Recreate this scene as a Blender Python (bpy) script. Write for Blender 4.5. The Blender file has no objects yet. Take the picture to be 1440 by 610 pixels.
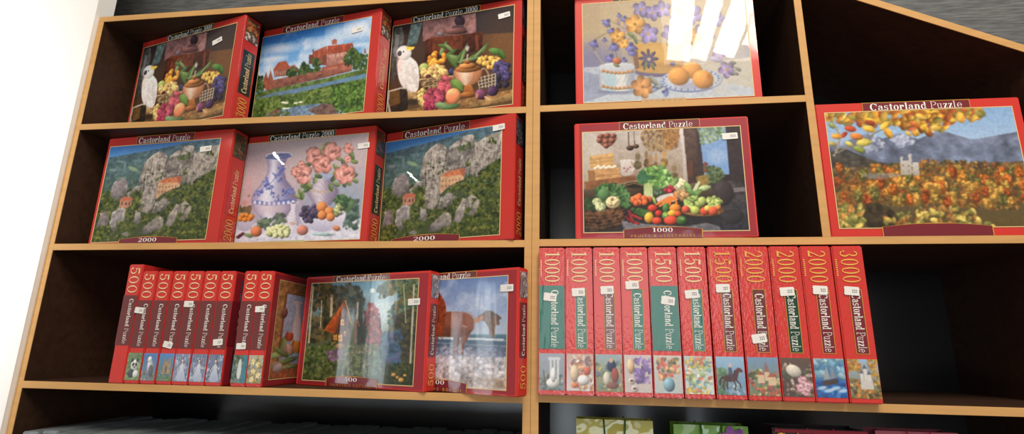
import bpy, bmesh, math, random
import numpy as np
from mathutils import Vector, Matrix
rng = np.random.RandomState(7)
random.seed(7)
SC = bpy.context.scene
COL = SC.collection
PI = math.pi

# ------------------------------------------------------------------ helpers: objects
def link(o, parent=None):
    COL.objects.link(o)
    if parent is not None:
        o.parent = parent
    return o

def mesh_obj(name, verts, faces, mat, parent=None, loc=(0, 0, 0), rotz=0.0, smooth=False):
    me = bpy.data.meshes.new(name)
    me.from_pydata([tuple(v) for v in verts], [], [tuple(f) for f in faces])
    me.update()
    if mat:
        me.materials.append(mat)
    if smooth:
        me.polygons.foreach_set('use_smooth', [True] * len(me.polygons))
    o = bpy.data.objects.new(name, me)
    o.location = loc
    o.rotation_euler = (0, 0, rotz)
    return link(o, parent)

def bm_obj(name, bm, mat, parent=None, smooth=False):
    me = bpy.data.meshes.new(name)
    bm.normal_update()
    bm.to_mesh(me)
    bm.free()
    if mat:
        me.materials.append(mat)
    if smooth:
        me.polygons.foreach_set('use_smooth', [True] * len(me.polygons))
    o = bpy.data.objects.new(name, me)
    return link(o, parent)

def box_bm(x0, y0, z0, x1, y1, z1, bevel=0.0, seg=2, bm=None):
    own = bm or bmesh.new()
    vs = [own.verts.new(p) for p in ((x0, y0, z0), (x1, y0, z0), (x1, y1, z0), (x0, y1, z0),
                                     (x0, y0, z1), (x1, y0, z1), (x1, y1, z1), (x0, y1, z1))]
    fs = [own.faces.new([vs[i] for i in f]) for f in ((0, 3, 2, 1), (4, 5, 6, 7), (0, 1, 5, 4), (1, 2, 6, 5), (2, 3, 7, 6), (3, 0, 4, 7))]
    if bevel:
        es = list({e for f in fs for e in f.edges})
        bmesh.ops.bevel(own, geom=es, offset=bevel, segments=seg, affect='EDGES')
    return own

def empty(name, loc, rotz=0.0, label=None, cat=None, group=None):
    o = bpy.data.objects.new(name, None)
    o.empty_display_size = 0.05
    o.location = loc
    o.rotation_euler = (0, 0, rotz)
    link(o)
    tag(o, label, cat, group)
    return o

def tag(o, label=None, cat=None, group=None, kind=None):
    if label: o['label'] = label
    if cat: o['category'] = cat
    if group: o['group'] = group
    if kind: o['kind'] = kind
    return o

# ------------------------------------------------------------------ helpers: materials
def lin(c):
    c = np.asarray(c, float) / 255.0
    return np.where(c <= 0.04045, c / 12.92, ((c + 0.055) / 1.055) ** 2.4)

def mat(name, rgb, rough=0.5, spec=0.5, coat=0.0, coat_rough=0.05, noise=0.0, nscale=20.0, stretch=(1, 1, 1), bump=0.0, bscale=30.0, rgb2=None, metal=0.0, bstretch=(1, 1, 1)):
    m = bpy.data.materials.new(name)
    m.use_nodes = True
    nt = m.node_tree
    b = nt.nodes['Principled BSDF']
    c = lin(rgb)
    b.inputs['Base Color'].default_value = (*c, 1)
    b.inputs['Roughness'].default_value = rough
    b.inputs['Specular IOR Level'].default_value = spec
    b.inputs['Coat Weight'].default_value = coat
    b.inputs['Coat Roughness'].default_value = coat_rough
    b.inputs['Metallic'].default_value = metal
    tc = nt.nodes.new('ShaderNodeTexCoord')
    if noise or rgb2 is not None:
        mp = nt.nodes.new('ShaderNodeMapping')
        mp.inputs['Scale'].default_value = stretch
        n = nt.nodes.new('ShaderNodeTexNoise')
        n.inputs['Scale'].default_value = nscale
        n.inputs['Detail'].default_value = 5
        r = nt.nodes.new('ShaderNodeValToRGB')
        c2 = lin(rgb2) if rgb2 is not None else c * (1 - noise)
        r.color_ramp.elements[0].position = 0.32
        r.color_ramp.elements[1].position = 0.68
        r.color_ramp.elements[0].color = (*c2, 1)
        r.color_ramp.elements[1].color = (*(c if rgb2 is not None else c * (1 + noise * 0.5)), 1)
        nt.links.new(tc.outputs['Object'], mp.inputs['Vector'])
        nt.links.new(mp.outputs['Vector'], n.inputs['Vector'])
        nt.links.new(n.outputs['Fac'], r.inputs['Fac'])
        nt.links.new(r.outputs['Color'], b.inputs['Base Color'])
    if bump:
        add_bump(nt, b, tc, bump, bscale, bstretch)
    return m

def add_bump(nt, b, tc, strength, scale, stretch=(1, 1, 1), coat_only=False):
    mp = nt.nodes.new('ShaderNodeMapping')
    mp.inputs['Scale'].default_value = stretch
    n = nt.nodes.new('ShaderNodeTexNoise')
    n.inputs['Scale'].default_value = scale
    n.inputs['Detail'].default_value = 2
    bp = nt.nodes.new('ShaderNodeBump')
    bp.inputs['Strength'].default_value = strength
    bp.inputs['Distance'].default_value = 0.01
    nt.links.new(tc.outputs['Object'], mp.inputs['Vector'])
    nt.links.new(mp.outputs['Vector'], n.inputs['Vector'])
    nt.links.new(n.outputs['Fac'], bp.inputs['Height'])
    if not coat_only:
        nt.links.new(bp.outputs['Normal'], b.inputs['Normal'])
    nt.links.new(bp.outputs['Normal'], b.inputs['Coat Normal'])

def paint_mat(name, coat=1.0, bump=0.03, bscale=9.0, rough=0.35, coat_rough=0.03, bstretch=(1, 1, 1)):
    """printed card under clear shrink film: colour comes from the mesh colour attribute"""
    m = bpy.data.materials.new(name)
    m.use_nodes = True
    nt = m.node_tree
    b = nt.nodes['Principled BSDF']
    a = nt.nodes.new('ShaderNodeAttribute')
    a.attribute_name = 'paint'
    nt.links.new(a.outputs['Color'], b.inputs['Base Color'])
    b.inputs['Roughness'].default_value = rough
    b.inputs['Specular IOR Level'].default_value = 0.2
    b.inputs['Coat Weight'].default_value = coat
    b.inputs['Coat Roughness'].default_value = coat_rough
    tc = nt.nodes.new('ShaderNodeTexCoord')
    add_bump(nt, b, tc, bump, bscale, bstretch, coat_only=True)
    return m

# ------------------------------------------------------------------ printed pictures: a small painter on a colour grid
def vnoise(h, w, cells, seed):
    r = np.random.RandomState(seed)
    gy, gx = max(2, int(cells * h / w)) + 2, int(cells) + 2
    g = r.rand(gy, gx)
    ys = np.linspace(0, gy - 1.001, h); xs = np.linspace(0, gx - 1.001, w)
    y0 = ys.astype(int); x0 = xs.astype(int)
    fy = (ys - y0)[:, None]; fx = (xs - x0)[None, :]
    fy = fy * fy * (3 - 2 * fy); fx = fx * fx * (3 - 2 * fx)
    a = g[y0][:, x0]; b_ = g[y0][:, x0 + 1]; c = g[y0 + 1][:, x0]; d = g[y0 + 1][:, x0 + 1]
    return (a * (1 - fx) + b_ * fx) * (1 - fy) + (c * (1 - fx) + d * fx) * fy

def fbm(h, w, cells, seed, octv=4):
    o = np.zeros((h, w)); t = 0; am = 1.0
    for i in range(octv):
        o += am * vnoise(h, w, min(cells * 2 ** i, w), seed + i * 17); t += am; am *= 0.55
    return o / t

class Cv:
    """canvas; quad = the four corners (TL,TR,BR,BL) of the artwork in the drawing units used below"""
    def __init__(s, w, h, quad):
        s.w, s.h = w, h
        s.a = np.zeros((h, w, 3)) + 128.0
        src = np.array(quad, float); dst = np.array([(0, 0), (w, 0), (w, h), (0, h)], float)
        A = []; B = []
        for (x, y), (X, Y) in zip(src, dst):
            A.append([x, y, 1, 0, 0, 0, -X * x, -X * y]); B.append(X)
            A.append([0, 0, 0, x, y, 1, -Y * x, -Y * y]); B.append(Y)
        s.H = np.append(np.linalg.solve(np.array(A), np.array(B)), 1).reshape(3, 3)
        s.yy, s.xx = np.mgrid[0:h, 0:w] + 0.5
        s.seed = 11
    def P(s, pts):
        p = np.atleast_2d(np.array(pts, float))
        q = np.c_[p, np.ones(len(p))] @ s.H.T
        return q[:, :2] / q[:, 2:]
    def put(s, m, c, sl):
        s.a[sl] = s.a[sl] * (1 - m[..., None]) + np.asarray(c, float) * m[..., None]
    def win(s, x0, y0, x1, y1):
        a = max(0, int(y0)); b = min(s.h, int(y1) + 2); c = max(0, int(x0)); d = min(s.w, int(x1) + 2)
        return None if a >= b or c >= d else (slice(a, b), slice(c, d))
    def vgrad(s, stops):
        t = (s.yy / s.h)
        v = [x[0] for x in stops]
        for k in range(3):
            s.a[..., k] = np.interp(t, v, [x[1][k] for x in stops])
    def pmask(s, pts, sl):
        X = s.xx[sl]; Y = s.yy[sl]
        m = np.zeros(X.shape, bool)
        n = len(pts)
        for i in range(n):
            (x0, y0), (x1, y1) = pts[i], pts[(i + 1) % n]
            if y0 == y1: continue
            c = ((y0 > Y) != (y1 > Y)) & (X < (x1 - x0) * (Y - y0) / (y1 - y0) + x0)
            m ^= c
        return m
    def poly(s, pts, c, alpha=1.0, c2=None, tex=0.0, cells=40, smooth=0, seed=None):
        if smooth:
            p = np.array(pts, float)
            for _ in range(smooth):
                q = np.roll(p, -1, 0)
                p = np.stack([p * .75 + q * .25, p * .25 + q * .75], 1).reshape(-1, 2)
            pts = p
        q = s.P(pts)
        sl = s.win(q[:, 0].min(), q[:, 1].min(), q[:, 0].max(), q[:, 1].max())
        if sl is None: return
        m = s.pmask(q, sl).astype(float) * alpha
        col = np.zeros(m.shape + (3,)) + np.asarray(c, float)
        if c2 is not None:
            t = np.clip((s.yy[sl] - q[:, 1].min()) / max(1e-6, q[:, 1].max() - q[:, 1].min()), 0, 1)[..., None]
            col = col * (1 - t) + np.asarray(c2, float) * t
        if tex:
            s.seed += 3
            n = fbm(s.h, s.w, cells, seed or s.seed)[sl]
            col = col * (1 + tex * (n - 0.5) * 2.6)[..., None]
        s.a[sl] = s.a[sl] * (1 - m[..., None]) + np.clip(col, 0, 255) * m[..., None]
    def ell(s, cx, cy, rx, ry, c, rot=0.0, sh=0.0, alpha=1.0, soft=0.12, a0=None, light=(-.5, -.6), rim=0.0):
        c0 = s.P([(cx, cy)])[0]
        ca, sa = math.cos(rot), math.sin(rot)
        ax = s.P([(cx + rx * ca, cy + rx * sa)])[0] - c0
        ay = s.P([(cx - ry * sa, cy + ry * ca)])[0] - c0
        ex = abs(ax[0]) + abs(ay[0]); ey = abs(ax[1]) + abs(ay[1])
        sl = s.win(c0[0] - ex - 1, c0[1] - ey - 1, c0[0] + ex, c0[1] + ey)
        if sl is None: return
        M = np.linalg.inv(np.array([ax, ay]).T)
        dx = s.xx[sl] - c0[0]; dy = s.yy[sl] - c0[1]
        u = M[0, 0] * dx + M[0, 1] * dy; v = M[1, 0] * dx + M[1, 1] * dy
        r = np.sqrt(u * u + v * v)
        m = np.clip((1 + soft * .5 - r) / max(soft, 1e-3), 0, 1) * alpha
        col = np.zeros(m.shape + (3,)) + np.asarray(c, float)
        if sh:
            z = np.sqrt(np.clip(1 - r * r, 0, 1))
            d = (u * light[0] + v * light[1] + z * .65)
            col = col * (1 + sh * 1.1 * (d - .62))[..., None] + (np.clip(d - .86, 0, 1) * 170 * sh)[..., None]
        s.a[sl] = s.a[sl] * (1 - m[..., None]) + np.clip(col, 0, 255) * m[..., None]
    def line(s, pts, wd, c, alpha=1.0):
        pts = np.array(pts, float)
        for a, b in zip(pts[:-1], pts[1:]):
            d = b - a; L = np.hypot(*d)
            if L == 0: continue
            n = np.array([-d[1], d[0]]) / L * wd * .5
            s.poly([a + n, b + n, b - n, a - n], c, alpha)
    def scat(s, region, n, r0, r1, cols, asp=0.6, seed=1, sh=0.0, alpha=0.9, rot=None, soft=0.3, grow=None):
        """daubs of the given colours scattered inside a polygon"""
        r = np.random.RandomState(seed)
        reg = np.array(region, float)
        lo, hi = reg.min(0), reg.max(0)
        k = 0; tries = 0
        cols = np.array(cols, float)
        while k < n and tries < n * 20:
            tries += 1
            x, y = lo + r.rand(2) * (hi - lo)
            inside = False
            for i in range(len(reg)):
                (x0, y0), (x1, y1) = reg[i], reg[(i + 1) % len(reg)]
                if (y0 > y) != (y1 > y) and x < (x1 - x0) * (y - y0) / (y1 - y0) + x0:
                    inside = not inside
            if not inside: continue
            c = cols[r.randint(len(cols))] * (0.86 + .28 * r.rand())
            rr = r0 + (r1 - r0) * r.rand()
            s.ell(x, y, rr, rr * asp, c, r.rand() * PI if rot is None else rot + (r.rand() - .5) * .5, sh, alpha, soft)
            k += 1
    def grain(s, amt, cells=90, seed=5):
        s.a *= (1 + amt * 2 * (fbm(s.h, s.w, cells, seed, 3) - .5))[..., None]
    def mesh(s, name, m, gain=1.0, sat=.92):
        """unit grid mesh in the x-z plane facing -y, colours in attribute 'paint'"""
        w, h = s.w, s.h
        xs = np.linspace(0, 1, w); zs = np.linspace(1, 0, h)
        X, Z = np.meshgrid(xs, zs)
        co = np.stack([X, np.zeros_like(X), Z], -1).reshape(-1, 3).astype(np.float32)
        idx = np.arange(w * h).reshape(h, w)
        f = np.stack([idx[1:, :-1], idx[1:, 1:], idx[:-1, 1:], idx[:-1, :-1]], -1).reshape(-1, 4).astype(np.int32)
        me = bpy.data.meshes.new(name)
        me.vertices.add(len(co)); me.vertices.foreach_set('co', co.ravel())
        me.loops.add(f.size); me.loops.foreach_set('vertex_index', f.ravel())
        me.polygons.add(len(f))
        me.polygons.foreach_set('loop_start', np.arange(0, f.size, 4, dtype=np.int32))
        me.update(calc_edges=True)
        at = me.color_attributes.new('paint', 'FLOAT_COLOR', 'POINT')
        p = np.pad(s.a, ((1, 1), (1, 1), (0, 0)), 'edge')
        b = (p[:-2] + 2 * p[1:-1] + p[2:]) / 4
        b = (b[:, :-2] + 2 * b[:, 1:-1] + b[:, 2:]) / 4
        mot = 1 + .07 * (fbm(h, w, w // 3, 77, 2) - .5)
        b = b * mot[..., None]
        g = b.mean(2, keepdims=True)
        s.a = g + (b - g) * sat
        c = np.ones((w * h, 4), np.float32)
        c[:, :3] = np.clip(lin(np.clip(s.a * gain, 0, 255)), 0, 0.9).reshape(-1, 3)
        at.data.foreach_set('color', c.ravel())
        me.materials.append(m)
        return me
# ------------------------------------------------------------------ the cover pictures
def berries(c, pts, r, col, sh=.5, jit=12):
    for i, (x, y) in enumerate(pts):
        k = ((i * 37) % 11 - 5) / 5 * jit
        c.ell(x, y, r, r, np.clip(np.array(col) + k, 0, 255), sh=sh)

def cluster(c, cx, cy, rx, ry, r, n, col, seed, sh=.55, jit=22, flow=0.0):
    q = np.random.RandomState(seed)
    L = []
    for _ in range(n):
        a = q.rand() * 2 * PI; t = math.sqrt(q.rand())
        L.append((cx + rx * t * math.cos(a) + flow * ry * t * math.sin(a), cy + ry * t * math.sin(a)))
    L.sort(key=lambda p: p[1])
    for p in L:
        c.ell(p[0], p[1], r, r, np.clip(np.array(col, float) * (1 + (q.rand() - .5) * jit / 40), 0, 255), sh=sh)

def leaf(c, x, y, L, wd, rot, col):
    c.ell(x, y, L, wd, col, rot, sh=.35, soft=.2)
    ca, sa = math.cos(rot), math.sin(rot)
    c.line([(x - L * ca, y - L * sa), (x + L * ca, y + L * sa)], max(1.5, wd * .18), np.array(col) * 1.25, .6)

def rose(c, x, y, r, col, seed=0):
    q = np.random.RandomState(seed)
    for k in range(9):
        a = k / 9 * 2 * PI + q.rand()
        c.ell(x + r * .55 * math.cos(a), y + r * .55 * math.sin(a), r * .52, r * .42, np.array(col) * (.92 + .2 * q.rand()), a, sh=.35, soft=.2)
    for k in range(7):
        a = k / 7 * 2 * PI + q.rand()
        c.ell(x + r * .3 * math.cos(a), y + r * .3 * math.sin(a), r * .36, r * .26, np.array(col) * (.82 + .28 * q.rand()), a + 1.2, sh=.4, soft=.2)
    c.ell(x, y, r * .2, r * .16, np.array(col) * .72, sh=.3)

def bell(c, x, y, r, col, rot=1.57, n=5):
    for k in range(n):
        a = rot + (k - (n - 1) / 2) * .42
        c.ell(x + r * .6 * math.cos(a), y + r * .6 * math.sin(a), r * .6, r * .2, np.array(col) * (.8 + .1 * k), a, sh=.25, soft=.25)
    c.ell(x, y, r * .35, r * .3, np.array(col) * .75, sh=.2)

def bloom(c, x, y, r, col, n=5, seed=0, cen=(200, 150, 60)):
    q = np.random.RandomState(seed)
    o = q.rand() * 6
    for k in range(n):
        a = o + k / n * 2 * PI
        c.ell(x + r * .55 * math.cos(a), y + r * .5 * math.sin(a), r * .55, r * .42, np.array(col) * (.88 + .2 * q.rand()), a, sh=.3, soft=.15)
    c.ell(x, y, r * .16, r * .14, cen)

def pic_cockatoo():
    c = Cv(270, 215, [(38, 150), (697, 30), (680, 556), (8, 606)])
    c.vgrad([(0, (52, 42, 44)), (.3, (62, 44, 36)), (.6, (58, 38, 26)), (1, (92, 66, 40))])
    c.ell(640, 240, 150, 170, (112, 74, 42), soft=1.2, alpha=.8)
    c.poly([(475, 60), (700, 20), (690, 180), (480, 190)], (44, 38, 42), .7)
    # grey drapery, left
    c.poly([(30, 160), (100, 150), (80, 330), (30, 470)], (84, 88, 86), .9, (40, 42, 44), tex=.5, smooth=1)
    c.poly([(130, 140), (190, 128), (160, 235), (108, 250)], (110, 132, 128), .9, (60, 82, 84), tex=.4)
    c.line([(60, 190), (52, 300)], 18, (150, 150, 150), .5)
    # pink cloth backdrop with chest behind
    c.poly([(190, 125), (475, 78), (480, 190), (190, 225)], (128, 92, 92), 1, (110, 74, 72), tex=.3)
    c.poly([(205, 215), (515, 175), (512, 270), (200, 325)], (72, 34, 24), 1, (50, 24, 18), tex=.4)
    c.poly([(225, 205), (405, 190), (402, 265), (225, 300)], (98, 46, 28), .8, tex=.3)
    c.line([(238, 215), (232, 310)], 10, (60, 26, 16), .8)
    c.line([(480, 190), (484, 270)], 16, (120, 60, 36), .7)
    # dark lamp and bronze dish on the chest
    c.ell(388, 120, 28, 28, (46, 34, 42), sh=.5)
    c.poly([(350, 145), (410, 138), (415, 165), (340, 172)], (70, 50, 56))
    c.ell(372, 172, 72, 17, (96, 60, 58), -.08, sh=.6)
    c.line([(405, 150), (470, 100)], 3.5, (110, 66, 50))
    c.ell(448, 160, 24, 24, (150, 108, 108), soft=.3, alpha=.7)
    c.ell(285, 187, 20, 12, (110, 92, 100), sh=.4)
    # pineapple, leaves
    for i, (x, y, L, w, r, g) in enumerate([(300, 260, 40, 12, -1.1, 0), (335, 290, 46, 13, -.6, 1), (360, 310, 46, 14, .2, 0), (350, 335, 48, 14, .9, 1), (390, 300, 56, 11, -.9, 1), (410, 290, 60, 9, -1.2, 0), (300, 250, 30, 10, .3, 1), (330, 260, 34, 10, .7, 0), (470, 300, 60, 9, -.5, 1), (505, 275, 62, 8, -.75, 0), (530, 262, 30, 6, -.9, 1), (440, 320, 70, 9, -.2, 0)]):
        leaf(c, x, y, L, w, r, (70, 92, 44) if g else (98, 116, 72))
    cluster(c, 268, 318, 46, 38, 13, 34, (206, 128, 44), 3)
    # white and yellow grapes
    c.ell(200, 358, 28, 24, (150, 158, 88), sh=.4)
    cluster(c, 255, 385, 66, 32, 15, 46, (186, 146, 88), 4)
    cluster(c, 550, 335, 62, 30, 12, 44, (186, 142, 66), 5)
    leaf(c, 590, 280, 44, 18, .2, (74, 110, 50)); leaf(c, 620, 295, 30, 16, .9, (60, 92, 40))
    # dark grapes right
    cluster(c, 620, 385, 50, 48, 15, 46, (62, 54, 92), 6)
    cluster(c, 600, 440, 56, 28, 14, 18, (38, 34, 54), 16)
    c.ell(345, 380, 18, 17, (46, 48, 86), sh=.6)
    c.ell(222, 404, 15, 13, (70, 36, 40), sh=.5)
    # wicker bowl
    c.poly([(172, 412), (358, 398), (345, 445), (215, 468), (185, 445)], (140, 110, 76), 1, (96, 72, 48), tex=.8, cells=60)
    for k in range(4):
        c.line([(176 + k * 5, 418 + k * 12), (356 - k * 4, 402 + k * 12)], 3, (176, 150, 110), .7)
    # woven basket with lattice
    c.poly([(478, 415), (590, 392), (585, 460), (500, 475)], (62, 50, 44))
    for k in range(6):
        c.line([(484 + k * 20, 412 - k * 4), (496 + k * 17, 472 - k * 2)], 5, (176, 156, 132))
    for k in range(4):
        c.line([(480 + k * 5, 418 + k * 16), (588, 396 + k * 17)], 4.5, (166, 146, 124))
    q = [(486 + 66 * t, 412 - 46 * math.sin(PI * t)) for t in np.linspace(0, 1, 12)]
    c.line(q, 8, (150, 118, 100))
    # copper urn
    for k in range(60):
        t = k / 59
        w = 70 * math.sqrt(max(0, 1 - t ** 2.4)) + 8
        for dx, sc, cl in ((0, 1, (150, 92, 58)), (-.05, .9, (190, 128, 90)), (-.12, .72, (222, 176, 146)), (-.2, .42, (234, 206, 186))):
            c.ell(430 - 2 * t + dx * w, 375 + 76 * t, w * sc, 4, np.array(cl) * (1 - .22 * t), soft=.25)
    c.line([(392, 388), (404, 420), (425, 446)], 3, (190, 140, 106), .7); c.line([(470, 385), (460, 418), (440, 444)], 3, (130, 84, 54), .7)
    c.ell(432, 366, 74, 20, (150, 92, 46), -.06, sh=.5); c.ell(430, 352, 50, 16, (176, 112, 58), -.06, sh=.6); c.ell(428, 332, 20, 10, (128, 80, 42), sh=.5)
    c.line([(428, 325), (430, 292)], 9, (168, 140, 116)); c.ell(431, 265, 9, 16, (176, 160, 150), sh=.6); c.ell(430, 255, 11, 6, (150, 140, 140))
    c.poly([(414, 448), (452, 446), (462, 482), (476, 492), (398, 500), (408, 482)], (172, 104, 48), 1, (122, 68, 30), smooth=1)
    c.ell(436, 498, 50, 15, (140, 82, 38), -.05, sh=.5)
    # table
    c.poly([(60, 600), (60, 575), (230, 545), (420, 520), (690, 478), (690, 560)], (142, 102, 60), 1, (120, 84, 48), tex=.35)
    c.poly([(440, 540), (690, 505), (690, 560), (440, 592)], (152, 118, 74), 1, (96, 66, 38), tex=.3)
    c.poly([(440, 566), (690, 535), (690, 580), (440, 600)], (70, 48, 30), .7)
    # red grapes
    cluster(c, 205, 505, 34, 42, 13, 26, (180, 148, 84), 7)
    cluster(c, 312, 452, 34, 42, 16, 30, (150, 62, 72), 8)
    cluster(c, 258, 510, 50, 44, 17, 42, (138, 52, 70), 9)
    cluster(c, 225, 552, 26, 22, 13, 12, (132, 38, 62), 10)
    leaf(c, 372, 450, 42, 26, .7, (92, 118, 54)); leaf(c, 300, 552, 48, 17, .25, (100, 126, 82)); leaf(c, 350, 556, 40, 12, -.2, (70, 100, 60))
    c.ell(353, 503, 41, 39, (226, 142, 92), sh=.45); c.ell(338, 512, 26, 26, (214, 104, 76), soft=1, alpha=.5)
    # figs
    c.ell(502, 500, 34, 27, (104, 56, 82), .2, sh=.6); c.ell(568, 486, 32, 25, (66, 42, 74), -.2, sh=.6); c.ell(540, 522, 22, 7, (190, 150, 110), .5)
    c.ell(480, 505, 8, 14, (216, 150, 110), soft=.5, alpha=.6)
    # cockatoo
    c.poly([(112, 440), (150, 445), (165, 480), (160, 515), (118, 515)], (168, 138, 96), 1, (150, 116, 72), tex=.4)
    c.ell(118, 385, 54, 92, (206, 198, 192), -.18, sh=.22, soft=.06)
    c.poly([(62, 300), (160, 310), (178, 400), (168, 480), (130, 475), (90, 440), (62, 380)], (210, 204, 200), 1, (188, 178, 172), tex=.16, smooth=2)
    c.ell(95, 282, 38, 36, (216, 212, 210), sh=.2)
    c.ell(72, 330, 14, 50, (214, 186, 176), .05, soft=.6, alpha=.6)
    c.poly([(104, 250), (152, 252), (140, 266), (108, 270)], (214, 180, 74)); c.poly([(110, 262), (130, 268), (112, 276)], (224, 200, 110))
    c.ell(72, 284, 11, 14, (66, 62, 66), .3, sh=.3); c.ell(92, 276, 4, 4, (40, 30, 34))
    for k in range(8):
        c.line([(130 + k * 5, 330 + k * 10), (142 + k * 4, 400 + k * 9)], 2, (170, 160, 158), .5)
    # perch box and cord
    c.poly([(20, 465), (110, 455), (118, 515), (115, 560), (45, 585), (20, 560)], (48, 36, 26), 1, (26, 20, 16), tex=.4)
    c.poly([(20, 470), (75, 462), (78, 530), (25, 545)], (96, 66, 30), .8, tex=.3)
    c.line([(20, 470), (80, 456), (112, 458)], 7, (170, 160, 146)); c.line([(22, 470), (16, 520), (28, 570), (45, 600)], 9, (150, 146, 142))
    c.ell(140, 525, 40, 16, (40, 30, 24), soft=.6, alpha=.7)
    c.grain(.10, 120)
    return c

def pic_castle():
    c = Cv(260, 205, [(75, 140), (722, 22), (678, 572), (10, 610)])
    c.vgrad([(0, (44, 112, 188)), (.35, (108, 160, 210)), (.55, (150, 178, 206)), (.7, (88, 120, 150)), (1, (90, 112, 60))])
    n = fbm(c.h, c.w, 6, 21, 5); t = np.clip((n - .50) * 5, 0, 1) * (c.yy / c.h < .62)
    c.a = c.a * (1 - t[..., None] * .75) + np.array((206, 212, 226)) * t[..., None] * .75
    for x, y, rx, ry in ((170, 200, 100, 24), (130, 255, 80, 16), (420, 180, 110, 42), (560, 120, 130, 50), (640, 80, 90, 50), (640, 185, 60, 14), (350, 250, 70, 25), (280, 300, 60, 30)):
        c.ell(x, y, rx, ry, (204, 212, 226), -.1, soft=1.2, alpha=.75)
    c.poly([(80, 120), (300, 90), (400, 100), (250, 160), (90, 180)], (40, 104, 184), .5, smooth=2)
    # far wall, slopes
    c.poly([(75, 395), (130, 370), (330, 335), (470, 318), (600, 295), (600, 335), (420, 370), (100, 425)], (142, 88, 74), 1, (112, 66, 54), tex=.3)
    c.poly([(90, 395), (100, 362), (130, 366), (125, 420), (90, 425)], (140, 86, 72), tex=.2)
    # left buildings
    c.poly([(132, 318), (160, 275), (205, 268), (218, 305), (240, 312), (240, 345), (140, 355)], (150, 84, 66), 1, (140, 90, 78), tex=.2)
    c.poly([(128, 318), (160, 274), (204, 268), (228, 306)], (158, 76, 54), tex=.2)
    for k in range(6):
        c.poly([(142 + k * 13, 328 - k * 2), (148 + k * 13, 327 - k * 2), (148 + k * 13, 346 - k * 2), (142 + k * 13, 347 - k * 2)], (190, 140, 122), .7)
    for x in (90, 115):
        c.poly([(x - 14, 372), (x + 2, 325 - (x - 90) * .5), (x + 17, 370), (x + 12, 410), (x - 12, 415)], (146, 80, 62), tex=.2)
    c.poly([(218, 300), (250, 290), (275, 312), (270, 330), (225, 335)], (150, 88, 70))
    # main keep
    c.poly([(335, 238), (356, 236), (356, 205), (362, 205), (368, 250), (368, 285), (335, 290)], (110, 62, 54))
    c.poly([(362, 232), (440, 195), (444, 245), (440, 300), (365, 290)], (134, 72, 58), 1, (120, 66, 56), tex=.2)
    c.poly([(357, 222), (438, 190), (446, 232), (368, 265)], (160, 78, 56), tex=.2)
    c.poly([(442, 235), (596, 205), (560, 300), (440, 330)], (176, 124, 112), 1, (158, 100, 86), tex=.2)
    c.poly([(444, 190), (600, 175), (582, 222), (446, 238)], (172, 78, 52), 1, (158, 72, 52), tex=.25)
    c.poly([(470, 160), (502, 154), (503, 180), (472, 183)], (168, 96, 74)); c.poly([(480, 152), (494, 150), (494, 160), (480, 160)], (150, 84, 66))
    for k in range(5):
        c.poly([(456 + k * 24, 244 - k * 4), (466 + k * 24, 242 - k * 4), (466 + k * 24, 258 - k * 4), (456 + k * 24, 260 - k * 4)], (206, 166, 154), .8)
    for k in range(7):
        c.line([(455 + k * 19, 215 - k * 4), (457 + k * 19, 222 - k * 4)], 3, (110, 56, 44), .8)
    c.poly([(408, 318), (450, 305), (575, 282), (600, 300), (600, 320), (470, 352), (410, 345)], (164, 98, 82), 1, (146, 84, 70), tex=.25)
    c.line([(412, 312), (458, 308), (590, 286)], 8, (150, 76, 58))
    c.poly([(674, 235), (680, 203), (690, 235)], (140, 72, 58)); c.poly([(590, 185), (598, 172), (606, 192), (604, 215)], (140, 70, 54))
    # trees on the castle hill
    G = [(46, 70, 34), (64, 90, 40), (36, 56, 28), (84, 104, 52)]
    for reg, n_, s_ in (([(545, 270), (575, 215), (605, 200), (632, 235), (625, 290), (560, 300)], 90, 1), ([(590, 285), (640, 235), (700, 240), (700, 325), (620, 330)], 110, 2),
                        ([(205, 330), (240, 308), (285, 320), (285, 345), (210, 352)], 50, 3), ([(285, 300), (310, 280), (335, 300), (335, 335), (290, 340)], 50, 4), ([(20, 430), (30, 350), (70, 350), (80, 425)], 60, 5), ([(330, 320), (400, 305), (405, 325), (335, 335)], 30, 6), ([(360, 262), (405, 262), (405, 300), (360, 305)], 24, 7)):
        c.scat(reg, n_, 7, 15, G, seed=s_)
    # river bank, river, meadow
    c.poly([(20, 445), (130, 418), (420, 375), (700, 322), (700, 362), (420, 398), (130, 440), (15, 470)], (92, 112, 54), 1, (78, 98, 48), tex=.4)
    c.poly([(10, 475), (130, 440), (420, 398), (700, 352), (700, 392), (500, 420), (250, 455), (10, 480)], (86, 124, 160), 1, (98, 122, 142), tex=.15)
    c.poly([(5, 470), (260, 448), (480, 410), (690, 380), (690, 600), (0, 615)], (82, 104, 46), 1, (64, 84, 40), tex=.6)
    c.poly([(280, 452), (460, 425), (470, 445), (300, 470)], (128, 142, 66), .8)
    c.scat([(20, 470), (460, 440), (480, 520), (15, 560)], 260, 6, 14, [(70, 96, 40), (98, 122, 54), (54, 78, 36), (120, 136, 66)], seed=8)
    c.poly([(40, 590), (110, 545), (260, 520), (400, 512), (560, 530), (560, 585), (60, 612)], (96, 122, 150), 1, (120, 140, 160), tex=.3)
    c.poly([(110, 545), (150, 528), (190, 545), (150, 570), (105, 565)], (118, 78, 62), .8, tex=.4)
    c.poly([(330, 545), (420, 515), (530, 520), (520, 575), (400, 588)], (112, 72, 58), .8, tex=.5)
    c.scat([(460, 430), (690, 385), (682, 570), (520, 575), (470, 500)], 330, 6, 15, [(60, 92, 36), (84, 120, 48), (46, 72, 30), (108, 140, 60)], seed=9)
    c.scat([(30, 560), (250, 535), (250, 560), (30, 590)], 60, 4, 10, [(88, 104, 50), (66, 82, 40)], seed=10)
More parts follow.
